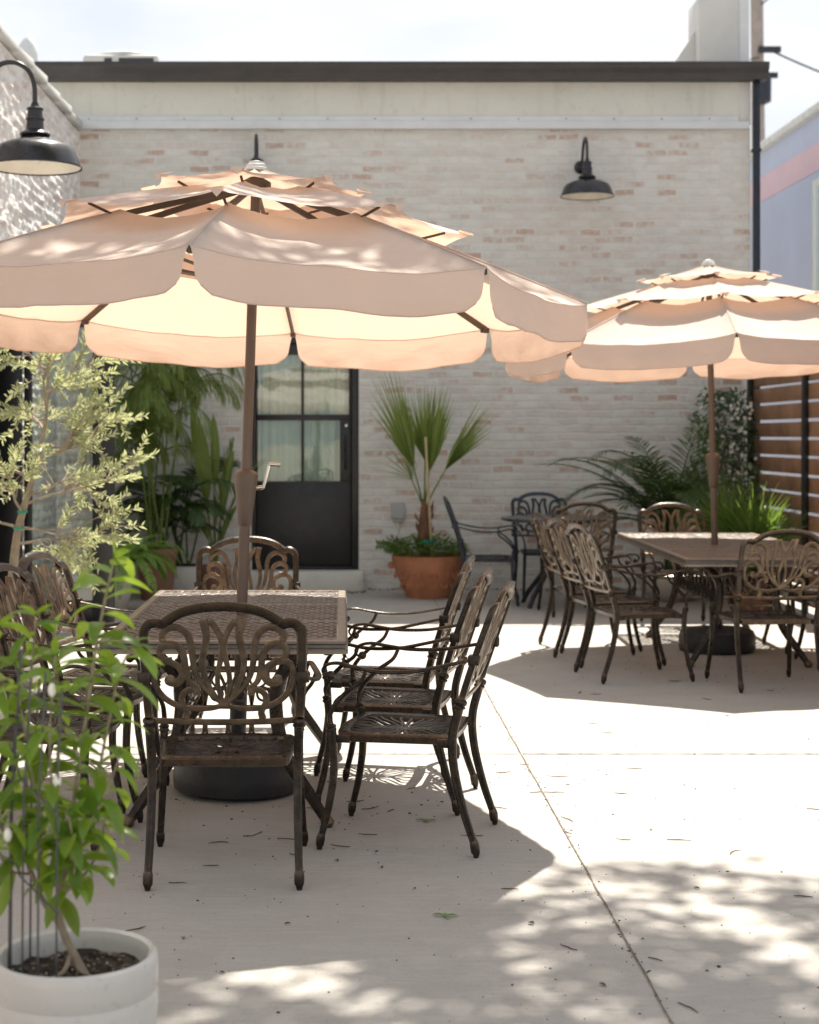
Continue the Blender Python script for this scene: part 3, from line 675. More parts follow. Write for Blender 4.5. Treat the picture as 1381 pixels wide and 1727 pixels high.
        ribbon(m, [(sg * .02, 0), (sg * .1, .004), (sg * .205, 0)], .014, .009, mp, 3)
    ball(m, mp(0, 0, 0), .034, 14, 6, (1, 1, .22)); m.build('seat_lattice', ms, seat)
    for s in (-1, 1):
        m = MB(); box(m, (s * .238 - .012, -.214, .385), (s * .238 + .012, -.16, .415), .003); m.build('seat_bracket', mf, t)
        m = MB(); box(m, (s * .236 - .012, .16, .388), (s * .236 + .012, .222, .414), .003); m.build('seat_bracket', mf, t)
    for s in (-1, 1):
        m = MB()
        armp = cr([(s * .262, lean(.70) + .012, .705), (s * .285, -.18, .682), (s * .308, -.08, .664), (s * .314, .04, .660), (s * .302, .13, .672), (s * .288, .19, .683), (s * .278, .235, .676), (s * .272, .255, .655), (s * .270, .246, .636), (s * .270, .230, .632)], 5)
        tube(m, armp, [.011, .012, .0125, .012, .010, .0075, .0065], 8, flat=.6); ball(m, (s * .270, .226, .636), .0165, 10, 8)
        tube(m, cr([(s * .246, .231, .455), (s * .246, .235, .485), (s * .250, .212, .53), (s * .268, .16, .583), (s * .292, .108, .622), (s * .306, .088, .662)], 5), [.010, .009, .008, .007], 8)
        box(m, (s * .262 - .022, lean(.70) - .022, .688), (s * .262 + .022, lean(.70) + .018, .724), .004)
        m.build('arm', mf, t)
    return t
used = {}
def place(kind, x, y, rz, label, group):
    if kind not in used: used[kind] = o = make_chair(label, kind == 'black')
    else: o = copy_tree(used[kind])
    o.location = (x, y, 0); o.rotation_euler = (0, 0, R(rz)); o['label'] = label; o['group'] = group; return o
g1 = 'bronze chairs around the front table'
place('bronze', -.40, 5.60, 1, 'bronze armchair with its back to the camera at the near end of the front table', g1)
place('bronze', .237, 6.02, 77, 'nearest of the three bronze armchairs lined along the right side of the front table', g1)
place('bronze', .215, 6.66, 77, 'middle of the three bronze armchairs lined along the right side of the front table', g1)
place('bronze', .195, 7.30, 80, 'sun-seated bronze armchair, farthest of three on the right side of the front table', g1)
place('bronze', -.50, 8.27, 182, 'bronze armchair facing the camera at the far end of the front table before the door', g1)
place('bronze', -1.10, 6.02, -100, 'bronze armchair behind the foreground plant, nearest left of the front table', g1)
place('bronze', -1.08, 6.70, -103, 'bronze armchair at the left picture edge, middle on the left side of the front table', g1)
place('bronze', -1.06, 7.38, -105, 'bronze armchair beside the olive tree, farthest on the left side of the front table', g1)
g2 = 'bronze chairs around the right table'
place('bronze', 2.55, 9.70, 6, 'bronze armchair with its back to the camera at the near end of the right table', g2)
place('bronze', 1.83, 10.02, -79, 'nearest of the three bronze armchairs lined along the left side of the right table', g2)
place('bronze', 1.79, 10.70, -78, 'middle of the three bronze armchairs lined along the left side of the right table', g2)
place('bronze', 1.77, 11.40, -80, 'farthest of the three bronze armchairs lined along the left side of the right table', g2)
place('bronze', 2.68, 12.72, 180, 'sunlit bronze armchair facing the camera at the far end of the right table', g2)
place('bronze', 3.33, 10.55, 90, 'bronze armchair at the right picture edge, nearer one right of the right table', g2)
place('bronze', 3.33, 11.35, 92, 'bronze armchair at the right picture edge, farther one right of the right table', g2)
g3 = 'chairs around the black round table'
place('bronze', 1.98, 13.62, 4, 'bronze armchair with its back to the camera at the black round table by the wall', g3)
place('black', 1.31, 14.45, -96, 'black metal armchair in profile at the left of the round table beside the terracotta pot', g3)
place('black', 1.93, 15.20, 184, 'black metal armchair against the brick wall behind the round table, facing the camera', g3)

# ------------------------------------------------------------------ tables
def make_table(label, Wd, Ln, Ht, loc, rz, nx, ny, seed):
    t = thing('patio_table', label, 'table', loc, rz, 'bronze rectangular tables with lattice tops'); rr = random.Random(seed)
    hw, hl = Wd / 2, Ln / 2; m = MB()
    # edge moulding
    sec = [(0, Ht - .048), (.0, Ht - .030), (-.010, Ht - .026), (-.010, Ht - .016), (-.003, Ht - .010), (-.006, Ht - .002), (-.012, Ht), (-.040, Ht), (-.040, Ht - .012), (-.03, Ht - .02), (-.03, Ht - .046)]
    def corner(o):
        rad = .02; pts = []
        for cx, cy, a0 in ((hw - rad, hl - rad, 0), (-hw + rad, hl - rad, 90), (-hw + rad, -hl + rad, 180), (hw - rad, -hl + rad, 270)):
            for k in range(4):
                a = R(a0 + k * 30); pts.append((cx + (rad + o) * math.cos(a) if rad + o > 0 else cx + (rad + o) * (1 if math.cos(R(a0 + 45)) > 0 else -1), cy + (rad + o) * math.sin(a) if rad + o > 0 else cy + (rad + o) * (1 if math.sin(R(a0 + 45)) > 0 else -1)))
        return pts
    rings = [[(x, y, z) for x, y in corner(o)] for o, z in sec]; n = 16; vs = [v for r in rings for v in r]; fs = []
    K = len(sec)
    for i in range(K):
        for k in range(n): fs.append((i * n + k, i * n + (k + 1) % n, ((i + 1) % K) * n + (k + 1) % n, ((i + 1) % K) * n + k))
    m.add(vs, fs); m.build('table_rim', M['table'], t)
    # pierced cast top
    m = MB(); ix, iy = hw - .0405, hl - .0405; cx, cy = 2 * ix / nx, 2 * iy / ny; zt, zb = Ht - .003, Ht - .012
    def cell(xa, xb, ya, yb, h, jit=.15):
        if h <= 0:
            box(m, (xa, ya, zb), (xb, yb, zt)); return
        mx, my = (xa + xb) / 2, (ya + yb) / 2; a, b = (xb - xa) * .5 * h * rr.uniform(1 - jit, 1 + jit), (yb - ya) * .5 * h * rr.uniform(1 - jit, 1 + jit)
        a = min(a, (xb - xa) * .46); b = min(b, (yb - ya) * .46)
        O = [(xa, ya), (mx, ya), (xb, ya), (xb, my), (xb, yb), (mx, yb), (xa, yb), (xa, my)]
        I = [(mx - a * .8, my - b * .62), (mx, my - b), (mx + a * .8, my - b * .62), (mx + a, my), (mx + a * .8, my + b * .62), (mx, my + b), (mx - a * .8, my + b * .62), (mx - a, my)]
        vs = [(x, y, zt) for x, y in O] + [(x, y, zt - .0015) for x, y in I] + [(x, y, zb) for x, y in I]
        fs = []
        for k in range(8):
            j = (k + 1) % 8; fs += [(k, j, 8 + j, 8 + k), (8 + k, 8 + j, 16 + j, 16 + k)]
        m.add(vs, fs)
    for r in range(ny):
        ya = -iy + r * cy; yb = ya + cy; band = r in (1, ny - 2) or abs(r - ny / 3) < .6 or abs(r - 2 * ny / 3) < .6
        if band:
            cell(-ix, ix, ya, yb, 0); continue
        off = .5 * (r % 2); xs_ = [-ix] + [-ix + (k + off) * cx for k in range(0 if off else 1, nx)] + [ix]
        for k in range(len(xs_) - 1):
            if xs_[k + 1] - xs_[k] < 1e-4: continue
            midcol = abs((xs_[k] + xs_[k + 1]) / 2) < cx * .55
            if math.hypot((xs_[k] + xs_[k + 1]) / 2, (ya + yb) / 2) < .05: cell(xs_[k], xs_[k + 1], ya, yb, .92, 0); continue
            cell(xs_[k], xs_[k + 1], ya, yb, .45 if midcol else .80)
    m.build('tabletop', M['table'], t, smooth=False)
    # base: four scrolled legs, pierced panels between them
    lx, ly = .185, min(hl - .30, .75)
    fl = [1, .92] * 5
    for sx in (-1, 1):
        for sy in (-1, 1):
            q = MB(); tube(q, cr([(sx * (lx + .19), sy * (ly + .02), .03), (sx * (lx + .13), sy * (ly), .12), (sx * (lx + .04), sy * (ly - .015), .26), (sx * lx, sy * (ly - .02), .42), (sx * (lx + .01), sy * (ly - .02), .56), (sx * (lx + .09), sy * (ly), .66), (sx * (lx + .14), sy * (ly + .02), Ht - .05)], 6), [.020, .024, .027, .028, .027, .024, .020], 10, prof=fl)
            tube(q, [(sx * (lx + .2), sy * (ly + .022), 0), (sx * (lx + .2), sy * (ly + .022), .015), (sx * (lx + .19), sy * (ly + .02), .04)], [.018, .028, .022], 10)
            q.build('leg', M['bronze'], t)
    q = MB()
    for sy in (-1, 1):
        mp = lambda u, v, d: Vector((u, sy * (ly - .02) + d, v))
        for zz in (.315, .40, .455, .605): ribbon(q, [(-lx, zz), (0, zz), (lx, zz)], .016, .014, mp, 2)
        for k in range(4):
            c = -lx + .05 + k * (2 * lx - .1) / 3
            ribbon(q, [(c - .042, .40), (c - .035, .345), (c, .322), (c + .035, .345), (c + .042, .40)], .012, .010, mp, 4)
            ribbon(q, [(c - .045, .463), (c - .03, .54), (c, .59), (c + .03, .54), (c + .045, .463)], .013, .010, mp, 4)
            ring = [(c + .024 * math.cos(a * .785), .505 + .026 * math.sin(a * .785)) for a in range(9)]; ribbon(q, ring, .010, .010, mp, 2)
    nl = max(6, int(ly * 2 / .13))
    for sx in (-1, 1):
        mp = lambda u, v, d: Vector((sx * lx + d, u, v))
        for zz in (.40, .545): ribbon(q, [(-ly + .03, zz), (0, zz), (ly - .03, zz)], .016, .014, mp, 2)
        for k in range(nl):
            c = -ly + .09 + k * (2 * ly - .18) / (nl - 1)
            ribbon(q, [(c - .055, .405), (c - .035, .475), (c, .54), (c + .035, .475), (c + .055, .405)], .011, .010, mp, 3)
            ribbon(q, [(c + (.03) * math.cos(a * .785), .45 + .03 * math.sin(a * .785)) for a in range(9)], .010, .010, mp, 2)
    q.build('lattice_panel', M['bronze'], t)
    return t
make_table('rectangular bronze lattice table under the front umbrella', .925, 1.97, .75, (-.443, 6.865, 0), 0, 19, 40, 1)
make_table('longer dusty bronze lattice table under the right umbrella', 1.07, 2.72, .75, (2.66, 11.2, 0), R(-1), 24, 58, 2)
rt = thing('round_table', 'black round metal table against the back wall beside the terracotta pot', 'table', (1.885, 14.25, 0))
m = MB(); lathe(m, [(.02, .755), (.455, .755), (.475, .762), (.48, .775), (.47, .785), (.02, .787)], 48); m.build('tabletop', M['darktop'], rt)
for k in range(4):
    a = R(45 + 90 * k); c, s = math.cos(a), math.sin(a); m = MB()
    tube(m, cr([(c * .36, s * .36, .0), (c * .30, s * .30, .10), (c * .14, s * .14, .28), (c * .09, s * .09, .42), (c * .16, s * .16, .60), (c * .30, s * .30, .75)], 6), [.02, .022, .024, .024, .02, .018], 10); m.build('leg', M['blackmetal'], rt)
m = MB(); lathe(m, [(.10, .40), (.11, .41), (.10, .43)], 20); m.build('hub_ring', M['blackmetal'], rt)

# ------------------------------------------------------------------ umbrellas
def make_umbrella(label):
    t = thing('patio_umbrella', label, 'umbrella', group='cream three tier umbrellas')
    a0 = R(-90 - 5.5)
    top = 2.66
    rib = lambda r: 2.60 - .30 * r - .037 * r * r        # height of the main ribs over the radius
    m = MB(); lathe(m, [(.24, 0), (.262, .012), (.266, .05), (.264, .10), (.252, .135), (.22, .15), (.05, .152)], 48); 
    for k in range(12): pass
    m.build('base', M['basewt'], t)
    m = MB(); lathe(m, [(.036, .15), (.036, .42), (.030, .425)], 20); m.build('base_socket', M['basewt'], t)
    m = MB(); tube(m, [(0, 0, .16), (0, 0, 1.2)], .0235, 20); tube(m, [(0, 0, 1.2), (0, 0, 2.62)], .0215, 20); m.build('pole', M['pole'], t)
    m = MB(); lathe(m, [(.024, 1.12), (.030, 1.13), (.036, 1.20), (.050, 1.32), (.052, 1.335), (.046, 1.35), (.024, 1.362)], 24)
    cb = m.build('crank_housing', M['pole'], t)
    m = MB(); tube(m, [(.045, 0, 1.285), (.075, 0, 1.288)], .010, 10); tube(m, cr([(.075, -.004, 1.285), (.088, -.006, 1.34), (.098, -.006, 1.385)], 3), .0075, 8); tube(m, [(.095, -.006, 1.388), (.145, -.006, 1.386)], .009, 10); m.build('crank_handle', M['chrome'], cb)
    m = MB(); lathe(m, [(.0262, 2.07), (.0262, 2.135)], 20); m.build('pole_sleeve', M['chrome'], t)
    m = MB(); lathe(m, [(.045, 2.15), (.06, 2.16), (.06, 2.19), (.04, 2.20)], 20); m.build('slider', M['rib'], t)
    m = MB(); lathe(m, [(.05, 2.56), (.065, 2.57), (.065, 2.60), (.03, 2.62)], 20); m.build('hub', M['rib'], t)
    for k in range(8):
        a = a0 + k * math.pi / 4; c, s = math.cos(a), math.sin(a); m = MB()
        pts = [(c * r, s * r, rib(r) - .016) for r in (.05, .3, .6, .9, 1.2, 1.405)]
        tube(m, pts, .010, 6, flat=1.5); box(m, (-.02, -.012, -.012), (.02, .012, .012), .003, Matrix.Translation((c * 1.40, s * 1.40, rib(1.4) - .02)) @ Matrix.Rotation(a, 4, 'Z'))
        # lifters that hold the two upper tiers clear of the ribs
        for r, h in ((.40, .07), (.82, .065)): tube(m, [(c * (r - .12), s * (r - .12), rib(r - .12) - .01), (c * r, s * r, rib(r) + h)], .006, 6)
        m.build('rib', M['rib'], t)
        m = MB(); tube(m, [(c * .055, s * .055, 2.165), (c * .80, s * .80, rib(.80) - .03)], .0062, 6, flat=1.2); m.build('strut', M['pole'], t)
    def panel(m, r0, r1, z, sag, k, nr=10, nt=16, edge=0.0, seed=0, roll=0.0):
        aa, ab = a0 + k * math.pi / 4, a0 + (k + 1) * math.pi / 4; vs = []; fs = []; last = []
        for i in range(nr + 1):
            q = i / nr; r = r0 + (r1 - r0) * q
            for j in range(nt + 1):
                u = j / nt; e = 4 * u * (1 - u); rr_ = r - edge * e * q * q
                pa = Vector((math.cos(aa) * rr_, math.sin(aa) * rr_, z(r))); pb = Vector((math.cos(ab) * rr_, math.sin(ab) * rr_, z(r)))
                p = pa.lerp(pb, u); p.z -= sag * e ** .8 * math.sin(math.pi * min(1, .18 + q * .62)) + roll * e ** .6 * max(0, (q - .62) / .38) ** 2
                p.z += .011 * e * mnoise.noise((k * 3.1 + u * 3.5 + r * 2 + seed, r * 5, seed)) + .004 * e * mnoise.noise((k * 3.1 + u * 12, r * 3, seed + 4))
                vs.append(p)
                if i == nr: last.append(p)
        for i in range(nr):
            for j in range(nt):
                a = i * (nt + 1) + j; fs.append((a, a + 1, a + nt + 2, a + nt + 1))
        m.add(vs, fs); return last
    m = MB(); edges = [panel(m, .66, 1.425, lambda r: rib(r) + .004, .078, k, 18, 24, 0.0, 1, 0.0) for k in range(8)]
    for k in range(8):
        a = a0 + k * math.pi / 4; tube(m, [(math.cos(a) * r, math.sin(a) * r, rib(r) + .006) for r in (.67, .9, 1.1, 1.3, 1.424)], .005, 6, flat=.6)
    can = m.build('canopy', M['fabric'], t, ang=.6)
    m = MB()
    for k in range(8): panel(m, .30, .925, lambda r: 2.61 - .20 * r - .045 * r * r, .03, k, 9, 14, .04, 2)
    m.build('canopy_tier', M['fabric'], t, ang=.6)
    m = MB()
    for k in range(8): panel(m, .035, .485, lambda r: top + .01 - .40 * r + .36 * r * r, .018, k, 7, 12, .03, 3)
    m.build('canopy_tier', M['fabric'], t, ang=.6)
    # folded corner pockets at the tier tips
    for k in range(8):
        a = a0 + k * math.pi / 4; c, sn = math.cos(a), math.sin(a)
        for r, zz in ((.487, top + .01 - .40 * .485 + .36 * .235), (.928, 2.61 - .20 * .925 - .045 * .856)):
            m = MB(); Mx = Matrix.Translation((c * r, sn * r, zz)) @ Matrix.Rotation(a, 4, 'Z')
            m.add([Mx @ Vector(v) for v in ((-.05, -.03, .016), (-.05, .03, .016), (.012, .028, .002), (.012, -.028, .002), (.008, 0, -.028))], [(0, 1, 2, 3), (3, 2, 4)])
            m.build('corner_pocket', M['fabric'], t, ang=.6)
    for k in range(8):
        E = edges[k]; nt = len(E) - 1; m = MB(); vs = []; fs = []; rows = 10
        ctr = sum(E, Vector()) / len(E); od = Vector((ctr.x, ctr.y, 0)).normalized()
        for i in range(rows + 1):
            s = i / rows
            for j in range(nt + 1):
                u = j / nt; g = .020 * s ** .5 + .016 * s ** 10; u2 = g + (1 - 2 * g) * u
                f = u2 * nt; q = min(int(f), nt - 1); p = E[q].lerp(E[q + 1], f - q)
                mn = min(u, 1 - u); dp = .152 * (1 - .16 * max(0, (.04 - mn) / .04) ** 2) + .003 * math.sin(u * 11 + k)
                wr = .016 * mnoise.noise((u * 7 + k * 5.1, s * 1.2, k)) + .012 * mnoise.noise((u * 16 + k, s, 3)) * s
                p = p + od * (.030 * s - .018 * s * s + wr * s) + Vector((0, 0, -dp * s)); vs.append(p)
        for i in range(rows):
            for j in range(nt):
                a = i * (nt + 1) + j; fs.append((a, a + nt + 1, a + nt + 2, a + 1))
        m.add(vs, fs); tube(m, vs[rows * (nt + 1):], .0028, 5); tube(m, vs[:nt + 1], .0022, 5); m.build('valance_flap', M['fabric'], can, ang=1.2)
    m = MB(); lathe(m, [(.050, top - .012), (.052, top + .0), (.044, top + .004), (.044, top + .014), (.036, top + .018), (.034, top + .028), (.012, top + .034)], 20); m.build('finial', M['acgrey'], t)
    return t
um = make_umbrella('cream three tier umbrella with tan pole through the front table, dappled by tree shade')
um.location = (-.455, 6.80, 0); um.rotation_euler = (R(-2.2), R(1.8), 0)
u2 = copy_tree(um); u2['label'] = 'bright sunlit cream three tier umbrella with tan pole through the right table'
u2.location = (2.63, 11.25, 0); u2.rotation_euler = (R(-1.3), 0, R(89)); u2.scale = (1, 1, 1.02)

# ------------------------------------------------------------------ plants
def pot_obj(parent, prof, matl, name='pot', n=40, soil_z=None, soil_r=None):
    m = MB(); lathe(m, prof, n, cap1=False); o = m.build(name, matl, parent)
    if soil_z:
        m = MB(); rr = random.Random(4); vs = [Vector((0, 0, soil_z))]; fs = []; rings = 7; k_ = 26
        for i in range(1, rings + 1):
            for k in range(k_):
                a = 2 * math.pi * k / k_; r = soil_r * i / rings; vs.append(Vector((r * math.cos(a), r * math.sin(a), soil_z + rr.uniform(-.006, .008))))
        for k in range(k_): fs.append((0, 1 + k, 1 + (k + 1) % k_))
        for i in range(rings - 1):
            for k in range(k_):
                a = 1 + i * k_ + k; b = 1 + i * k_ + (k + 1) % k_; fs.append((a, a + k_, b + k_, b))
        m.add(vs, fs); m.build('soil', M['soil'], parent, smooth=False)
    return o
def rand_dir(r, up=0.0):
    while True:
        v = Vector((r.uniform(-1, 1), r.uniform(-1, 1), r.uniform(-1, 1) + up))
        if .1 < v.length < 1.6: return v.normalized()
def frond(mb, stem, base, d0, Ln, droop, ll, n, w=.02, ang=55, hang=.5, rr=None):
    d = Vector(d0).normalized(); p = Vector(base); pts = [p.copy()]; N = 14
    for i in range(N):
        d = (d + Vector((0, 0, -droop / N * (.4 + 1.4 * i / N)))).normalized(); p = p + d * Ln / N; pts.append(p.copy())
    tube(stem, pts, [.008, .006, .002], 5)
    for i in range(n):
        t = .18 + .82 * i / (n - 1); f = t * N; q = min(int(f), N - 1); b = pts[q].lerp(pts[q + 1], f - q); tg = (pts[q + 1] - pts[q]).normalized()
        side = tg.cross(Vector((0, 0, 1))); side = side.normalized() if side.length > .05 else Vector((1, 0, 0)); upv = side.cross(tg)
        l = ll * (math.sin(math.pi * min(.97, .15 + t * .82)) ** .6) * (rr.uniform(.85, 1.1) if rr else 1)
        for s in (-1, 1):
            aa = R(ang - 22 * t + (rr.uniform(-8, 8) if rr else 0)); dd = tg * math.cos(aa) + side * s * math.sin(aa) + upv * .12
            blade(mb, b, dd, upv, l, w, hang, 3, .15, .1)
def fan_leaf(mb, stem, base, d0, pet, bl, spread, n, face, droop=.1, w=.03):
    d0 = Vector(d0).normalized(); p0 = Vector(base); p1 = p0 + d0 * pet
    tube(stem, [p0, p0.lerp(p1, .5) + Vector((0, 0, .01)), p1], [.010, .008, .007], 6)
    face = Vector(face); s = d0.cross(face).normalized(); nrm = s.cross(d0).normalized()
    for i in range(n):
        u = (i / (n - 1) - .5) * 2; a = R(spread) * u; dd = d0 * math.cos(a) + s * math.sin(a) + nrm * (.10 * (1 if i % 2 else -1) - .25 * abs(u))
        l = bl * (1 - .30 * abs(u) ** 1.5)
        blade(mb, p1, dd, nrm, l, w * (1.15 - .3 * abs(u)), droop, 6, .35, .04, lambda t: (min(1, t * 2.6 + .15) if t < .32 else max(.05, 1.02 - ((t - .32) / .68) ** .62)))

# --- terracotta pot with fan palm
fp = thing('fan_palm', 'young fan palm tied to a stake, growing in the terracotta pot beside the door', 'palm', (0, 0, 0))
tpx, tpy = .80, 15.02
tp = thing('terracotta_pot', 'large terracotta bowl pot with raised rosettes standing against the brick wall', 'pot', (tpx, tpy, 0))
pot_obj(tp, [(.20, 0), (.205, .01), (.24, .09), (.29, .2), (.325, .3), (.34, .355), (.342, .395), (.33, .40), (.315, .395), (.305, .35)], M['terracotta'], 'bowl', 48, .35, .31)
m = MB()
for k in range(7):
    for (dz, rr_, off) in ((.235, .052, 0), (.13, .035, .22)):
        a = R(-90 - 75 + k * 25) + off * .45; rad = .306 if dz > .2 else .262; cx, cy = rad * math.cos(a), rad * math.sin(a)
        Mx = Matrix.Translation((cx, cy, dz)) @ Matrix.Rotation(a, 4, 'Z') @ Matrix.Rotation(R(90), 4, 'Y') @ Matrix.Rotation(R(-20), 4, 'Y')
        for q in (1.0, .62, .28):
            tube(m, [Mx @ Vector((rr_ * q * math.cos(x * .5236), rr_ * q * math.sin(x * .5236), 0)) for x in range(13)], .0045 * q + .0025, 6, caps=False)
m.build('rosettes', M['terracotta'], tp)
for sx in (-1, 1): m = MB(); ball(m, (sx * .345, -.03, .30), .035, 10, 8); m.build('handle', M['terracotta'], tp)
m = MB(); st = MB(); rr = random.Random(12); bx_, by_ = tpx - .02, tpy
tube(st, cr([(bx_, by_, .34), (bx_ - .01, by_, .5), (bx_ - .02, by_, .66), (bx_ - .015, by_, .86)], 5), [.055, .058, .052, .03], 12)
for i in range(26):
    a = rr.uniform(0, 6.28); z = rr.uniform(.42, .84); blade(st, (bx_ - .015 + .045 * math.cos(a), by_ + .045 * math.sin(a), z), (math.cos(a) * .5, math.sin(a) * .5, 1), (math.cos(a), math.sin(a), 0), .11, .05, 0, 2)
b0 = (bx_ - .015, by_, .82)
ps = MB()
fan_leaf(m, ps, b0, (-.26, -.1, 1), .40, .98, 16, 20, (.3, -1, .1), .12, .04)
fan_leaf(m, ps, b0, (.02, .1, 1), .46, .76, 26, 20, (0, -1, .2), .12, .035)
fan_leaf(m, ps, b0, (.14, .05, 1), .36, .84, 17, 20, (.2, -1, .1), .15, .04)
fan_leaf(m, ps, b0, (.52, -.1, 1), .42, .72, 15, 24, (-.9, -.8, .1), .15, .045)
fan_leaf(m, ps, b0, (-.34, .1, .8), .30, .50, 46, 18, (.6, -1, .3), .46, 0.0112)
m.build('crown', M['leaf_palm'], fp); st.build('trunk', M['palmbark'], fp); ps.build('petiole', M['leaf_palm'], fp)
m = MB(); tube(m, [(bx_ + .055, by_ - .06, .33), (bx_ - .01, by_ - .12, 1.5)], .012, 8); m.build('stake', M['stake'], fp)
m = MB(); lathe(m, [(.078, .50), (.08, .52), (.078, .54)], 16, c=(bx_ + .0, by_ - .02, 0), cap0=False, cap1=False); m.build('tie', M['tie'], fp)
# underplanting, counted as low ground cover in the pot
m = MB(); rr = random.Random(21)
for i in range(820):
    a = rr.uniform(0, 6.28); q = math.sqrt(rr.random()) * .37; z = .39 + .19 * rr.random() * (1 - (q / .42) ** 2) + .02
    blade(m, (tpx + q * math.cos(a), tpy + q * math.sin(a), z), (math.cos(a) * .9 + rr.uniform(-.5, .5), math.sin(a) * .9 + rr.uniform(-.5, .5), rr.uniform(-.1, .8)), (0, 0, 1), rr.uniform(.045, .10), rr.uniform(.02, .035), .4, 2, .2)
for s in range(9):
    a = R(180 + rr.uniform(-55, 40)); p = Vector((tpx + .26 * math.cos(a), tpy + .2 * math.sin(a) - .05, .42)); d = Vector((math.cos(a), -.3, .55)).normalized()
    for k in range(8):
        p = p + d * .03; d = (d + Vector((0, 0, -.05))).normalized()
        for sg in (-1, 1): blade(m, p, d * .5 + Vector((0, -.2, .6 * sg)) + rand_dir(rr) * .3, (0, 0, 1), .06, .022, .2, 2)
tag(m.build('trailing_plant', M['leaf_mid']), 'low trailing greenery filling the terracotta pot round the fan palm', 'plant')

# --- olive tree in its pot
ox, oy = -2.02, 9.7
op = thing('planter_pot', 'pale cylindrical planter holding the olive tree at the left edge', 'pot', (ox, oy, 0))
pot_obj(op, [(.17, 0), (.19, .02), (.21, .36), (.215, .42), (.20, .425), (.19, .40), (.185, .37)], M['potwhite'], 'vessel', 36, .37, .187)
ot = thing('olive_tree', 'silvery sunlit olive tree leaning over the left side chairs', 'olive tree')
wd = MB(); lf = MB(); rr = random.Random(77)
trunk = cr([(ox, oy, .36), (ox + .02, oy, .65), (ox + .06, oy - .02, .95), (ox + .14, oy, 1.25), (ox + .22, oy, 1.6), (ox + .24, oy, 1.95)], 6)
tube(wd, trunk, [.034, .030, .024, .018, .010, .004], 8)
def olive_twig(p, d, l):
    n = max(4, int(l / .017)); pts = [p.copy()]
    for i in range(n):
        d = (d + rand_dir(rr) * .09 + Vector((0, 0, -.012))).normalized(); p = p + d * l / n; pts.append(p.copy())
        a = rr.uniform(0, 3.14); s = d.cross(Vector((math.cos(a), math.sin(a), .6))).normalized()
        for sg in (-1, 1):
            if rr.random() < .9: blade(lf, p, d * .75 + s * sg * .8 + Vector((0, 0, .12)), d.cross(s) + rand_dir(rr) * .4, rr.uniform(.032, .056), rr.uniform(.011, .016), .05, 2, .1, .15)
    tube(wd, pts, [.004, .0015], 4, caps=False)
def olive_branch(p, d, l, lvl):
    n = 8; pts = [p.copy()]
    for i in range(n):
        d = (d + rand_dir(rr) * .16 + Vector((0, 0, .02 if lvl == 0 else -.015))).normalized(); p = p + d * l / n; pts.append(p.copy())
        if i > 1:
            for q in range((2 if i % 2 else 1) if lvl == 0 else (1 if rr.random() < .18 else 0)):
                dd = (d + rand_dir(rr) * .95).normalized()
                if lvl == 0: olive_branch(p, dd, l * rr.uniform(.32, .52), 1)
                else: olive_twig(p, dd, rr.uniform(.09, .19))
    olive_twig(p, d, rr.uniform(.14, .24)); tube(wd, pts, [.011, .004] if lvl == 0 else [.005, .002], 5, caps=False)
for i in range(10):
    f = .34 + .64 * i / 9; k = int(f * (len(trunk) - 1)); a = i * 2.4 + rr.uniform(-.4, .4)
    l = (.36 if i < 7 else .30) * rr.uniform(.8, 1.1)
    olive_branch(trunk[k], Vector((math.cos(a) + .1, math.sin(a) * .8, rr.uniform(.12, .7))), l, 0)
olive_branch(trunk[15], Vector((1, -.1, .10)), .50, 0); olive_branch(trunk[12], Vector((1, -.3, -.12)), .46, 0); olive_branch(trunk[20], Vector((.9, -.2, .5)), .36, 0)
wd.build('trunk', M['bark'], ot); lf.build('crown', M['leaf_olive'], ot)
m = MB()
for k, q in ((12, 0), (14, 1), (7, 2)): lathe(m, [(.030, -.008), (.032, 0), (.030, .008)], 12, c=trunk[k] , cap0=False, cap1=False)
m.build('tie', M['tie'], ot)

# --- foreground potted plant
fx, fy = -.562, 3.36
pp = thing('glazed_pot', 'white glazed ceramic pot with dark soil in the bottom left foreground', 'pot', (fx, fy, 0))
pot_obj(pp, [(.125, 0), (.135, .008), (.158, .12), (.170, .25), (.1745, .335), (.170, .345), (.1735, .352), (.1745, .40), (.172, .415), (.164, .421), (.155, .416), (.150, .40), (.149, .35)], M['potwhite'], 'vessel', 64, .372, .151)
m = MB(); rr = random.Random(5)
for i in range(120):
    a = rr.uniform(0, 6.28); q = math.sqrt(rr.random()) * .143; s = rr.uniform(.003, .008)
    ball(m, (q * math.cos(a), q * math.sin(a), .376 + s * .3), s, 5, 4, (rr.uniform(.6, 1.6), rr.uniform(.6, 1.6), .6))
o = m.build('bark_chips', M['chip'], pp, smooth=False); o['kind'] = 'stuff'
m = MB()
for i in range(34):
    a = rr.uniform(0, 6.28); q = math.sqrt(rr.random()) * .143; ball(m, (q * math.cos(a), q * math.sin(a), .378), rr.uniform(.001, .0024), 5, 4)
o = m.build('perlite', M['petal'], pp); o['kind'] = 'stuff'
fpn = thing('potted_plant', 'leafy bright green shrub trained on grey wires in the foreground white pot', 'plant')
wd = MB(); lf = MB(); bd = MB()
tr = cr([(fx + .02, fy + .0, .37), (fx + -.005, fy, .42), (fx - .03, fy + .01, .47), (fx - .035, fy, .53), (fx - .02, fy, .60)], 5)
tube(wd, tr, [.011, .009, .0085, .007, .006], 8)
tube(wd, cr([(fx - .03, fy + .01, .468), (fx - .07, fy + .02, .52), (fx - .10, fy + .01, .60)], 4), [.007, .005], 7)
tube(wd, cr([(fx + .0, fy, .41), (fx + .012, fy - .01, .385), (fx + .04, fy - .02, .373)], 3), [.006, .004], 6); tube(wd, cr([(fx - .01, fy, .41), (fx - .02, fy - .02, .385), (fx - .045, fy - .035, .373)], 3), [.006, .004], 6)
